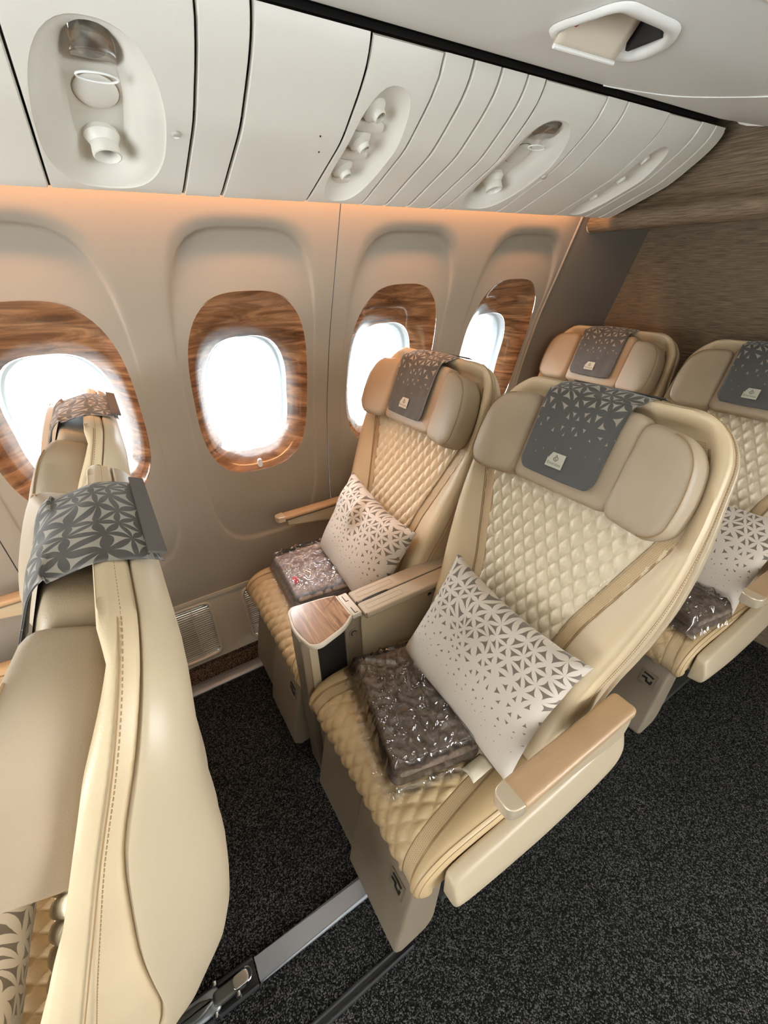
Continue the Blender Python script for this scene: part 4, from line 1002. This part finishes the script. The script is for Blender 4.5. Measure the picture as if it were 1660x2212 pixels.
# ------------------------------------------------------------------ centre consoles with the little wood tray
def make_console():
    r = empty('centre_console', (0, 0, 0)); yc = .307; Z = .655
    T = [(-.262, yc-.077), (-.235, yc-.090), (-.150, yc-.066), (-.112, yc-.036), (-.112, yc+.066), (-.150, yc+.078), (-.245, yc+.092), (-.262, yc+.078), (-.278, yc)]
    tr = rounded(T, [.02, .02, .03, .003, .003, .03, .02, .02, .08], 5)
    slab('tray', tr, lambda a, b, n: (a, b, Z+n), -.010, .006, .004, M['champagne'], r, seg=2, caps=1)
    slab('wood_inlay', offset(tr, -.0065) if area2(tr) > 0 else offset(tr[::-1], -.0065), lambda a, b, n: (a, b, Z+n), .0035, .0072, .001, M['traywood'], r, seg=1, caps=1)
    slab('hinge_plate', rounded(rect(-.097, yc+.012, .030, .100), .003, 2), lambda a, b, n: (a, b, Z+n), -.012, .004, .003, M['champagne'], r, seg=2, caps=1)
    mb = MB()
    for y in (yc-.018, yc+.038): mb.box(-.102, -.1, y-.013, y+.013, Z+.0035, Z+.005); mb.box(-.102, -.092, y-.014, y-.0125, Z+.0035, Z+.005)
    mb.build('hinge_lines', M['dark'], r, smooth=False)
    for sg, y in ((-1, yc-.027), (1, yc+.031)):
        slab('arm_lid', rounded(rect(.115, y, .385, .054), .004, 3), lambda a, b, n: (a, b, Z+n), -.016, .004, .004, M['armlid'], r, seg=3, caps=1)
        mb = MB(); P = rounded(rect(.0, y, .125, .020), .004, 3); mb.tube([(a, b, Z+.0042) for a, b in P], .0006, 4, closed=True); mb.build('lid_outline', M['stitch_light'], r)
    mb = MB(); mb.box(-.075, .30, yc, yc+.003, Z-.01, Z+.0015); mb.build('lid_gap', M['dark'], r, smooth=False)
    slab('finger_slot', superell(-.012, yc+.002, .045, .0055, 3, 24), lambda a, b, n: (a, b, Z+n), .001, .0046, .001, M['dark'], r, seg=1, caps=1)
    slab('console_panel', rounded([(-.085, .635), (.30, .635), (.30, .50), (.20, .30), (-.085, .18)], [.004, .01, .05, .04, .01], 4), lambda a, b, n: (a, yc+n, b), -.034, .034, .005, M['shell'], r, seg=2, caps=2)
    mb = MB(); mb.box(.015, .055, yc-.0375, yc-.033, .630, .637); mb.box(.175, .205, yc-.0375, yc-.033, .630, .637); mb.build('panel_slot', M['dark'], r, smooth=False)
    power_icon(lambda a, b, n: (a, yc-.0345-n, b), .165, .604, .007, M['dark'], r)
    slab('front_post', rounded(rect(-.262, yc, .022, .070), .004, 3), lambda a, b, n: (a, b, n), .05, .645, .003, M['bronze'], r, seg=2, caps=1)
    slab('post_cladding', rounded(rect(-.238, yc, .026, .066), .004, 3), lambda a, b, n: (a, b, n), .05, .645, .003, M['shell'], r, seg=2, caps=1)
    mb = MB(); mb.box(-.226, -.14, yc-.030, yc+.030, .12, .643); mb.build('storage_recess', M['dark'], r, smooth=False)
    slab('rear_post', rounded(rect(-.113, yc, .052, .068), .004, 3), lambda a, b, n: (a, b, n), .10, .643, .003, M['bronze'], r, seg=2, caps=1)
    mb = MB(); mb.lathe([(.016, 0), (.016, .003), (.013, .0035), (.012, .001), (.010, .001)], (-.112, yc-.034, .590), (0, -1, 0), 28); o = mb.build('headphone_jack', M['bronze'], r)
    mb = MB(); mb.tube([(-.112+.008*math.cos(a), yc-.0365, .590+.008*math.sin(a)) for a in [PI*.1+PI*1.2*k/12 for k in range(13)]], .0014, 6); mb.build('jack_ring', M['dark'], o)
    mb = MB(); mb.box(-.25, .20, yc-.02, yc+.02, 0.0, .12); mb.build('console_foot', M['frame'], r, smooth=False)
    return r
con = make_console(); tag(con, 'beige console with a small walnut tray between the two middle row seats', 'armrest console', 'consoles between seat pairs')
c2 = copy_tree(con); c2.location = (-1.0, 0, 0); tag(c2, 'beige console between the two front row seats, mostly outside the left edge', 'armrest console', 'consoles between seat pairs')
# ------------------------------------------------------------------ floor tracks
ft = based('seat_track', (-.3, -.06, 0)); tag(ft, 'grey metal seat track cover with exposed rail fitting on the carpet by the nearest seat', 'seat track', 'metal floor tracks')
slab('track_cover', rounded(rect(.69, -.062, 2.60, .060), .003, 2), XYZ, .001, .012, .005, M['grey_metal'], ft, seg=3, caps=1)
mb = MB()
for y in (-.088, -.034): mb.tube([(-1.9, y, .006), (-.61, y, .006)], .006, 8)
mb.build('rail_edge', M['rubber'], ft)
mb = MB(); mb.box(-1.9, -.61, -.085, -.037, .0005, .004); mb.build('rail', M['rubber'], ft, smooth=False)
slab('foot_plate', rounded(rect(-.83, -.058, .27, .046), .012, 4), XYZ, .004, .018, .005, M['grey_metal'], ft)
slab('foot_plate', rounded([(-.99, -.04), (-.735, -.045), (-.70, -.06), (-.735, -.075), (-.99, -.08)], .01, 3), XYZ, .016, .030, .006, M['frame'], ft)
slab('track_shoe', rounded(rect(-.672, -.060, .075, .030), .010, 4), XYZ, .004, .022, .006, M['frame'], ft)
slab('shoe_clamp', rounded(rect(-.644, -.060, .040, .028), .012, 5), XYZ, .018, .026, .003, M['steel'], ft)
mb = MB(); mb.tube([(-.630+.013*math.cos(a), -.060+.014*math.sin(a), .027) for a in [-PI/2+PI*k/12 for k in range(13)]], .0016, 6); mb.build('retaining_ring', M['steel'], ft)
for x, y in ((-.70, -.034), (-.708, -.088), (-.655, -.082)):
    mb = MB(); mb.lathe([(.007, 0), (.007, .016), (.005, .020), (.002, .021)], (x, y, .006), (0, 0, 1), 12); mb.build('bolt', M['steel'], ft)
t2 = based('seat_track', (-.3, .874, 0)); tag(t2, 'pale grey metal track cover along the carpet edge below the wall vents', 'seat track', 'metal floor tracks')
slab('track_cover', rounded(rect(-.4, .874, 3.2, .062), .003, 2), XYZ, .001, .010, .004, M['grey_metal'], t2, seg=3, caps=1)
g = based('floor_channel', (-.5, -.225, 0)); tag(g, 'thin double black rubber channel running along the aisle carpet', 'floor channel')
for y in (-.216, -.233): mb = MB(); mb.tube([(-2.2, y, .002), (-.255, y, .002)], .005, 8); mb.build('rubber_bead', M['rubber'], g)
mb = MB(); mb.box(-2.2, -.255, -.233, -.216, .0003, .0015); mb.build('channel_base', M['dark'], g, smooth=False)
# ------------------------------------------------------------------ outside: apron and a low far building
mb = MB(); mb.box(-300, 300, 1.6, 400, -4.6, -4.5); ap = mb.build('airport_apron', M['apron'], smooth=False); struct(ap)
fb = based('terminal_building', (-6, 60, -4.5)); tag(fb, 'faint low terminal building seen through the leftmost window', 'building')
mb = MB(); mb.box(-16, 4, 30, 38, -4.5, -2.6); mb.build('building_wall', M['apron'], fb, smooth=False)
for k in range(14):
    mb = MB(); mb.box(-7.5+.55*k, -7.2+.55*k+.1*(k % 3), 29.93, 30.0, -3.55, -3.35-.0*(k % 2)); mb.build('window', M['farwin'], fb, smooth=False)
for k in range(10):
    mb = MB(); mb.box(-7.0+.3*k, -6.85+.3*k, 26.2, 26.5, -4.5, -4.4); mb.build('kerb_block', M['far'], fb, smooth=False)
for o, loc in REB:
    for c in children(o): c.location = c.location-loc
    o.location = loc
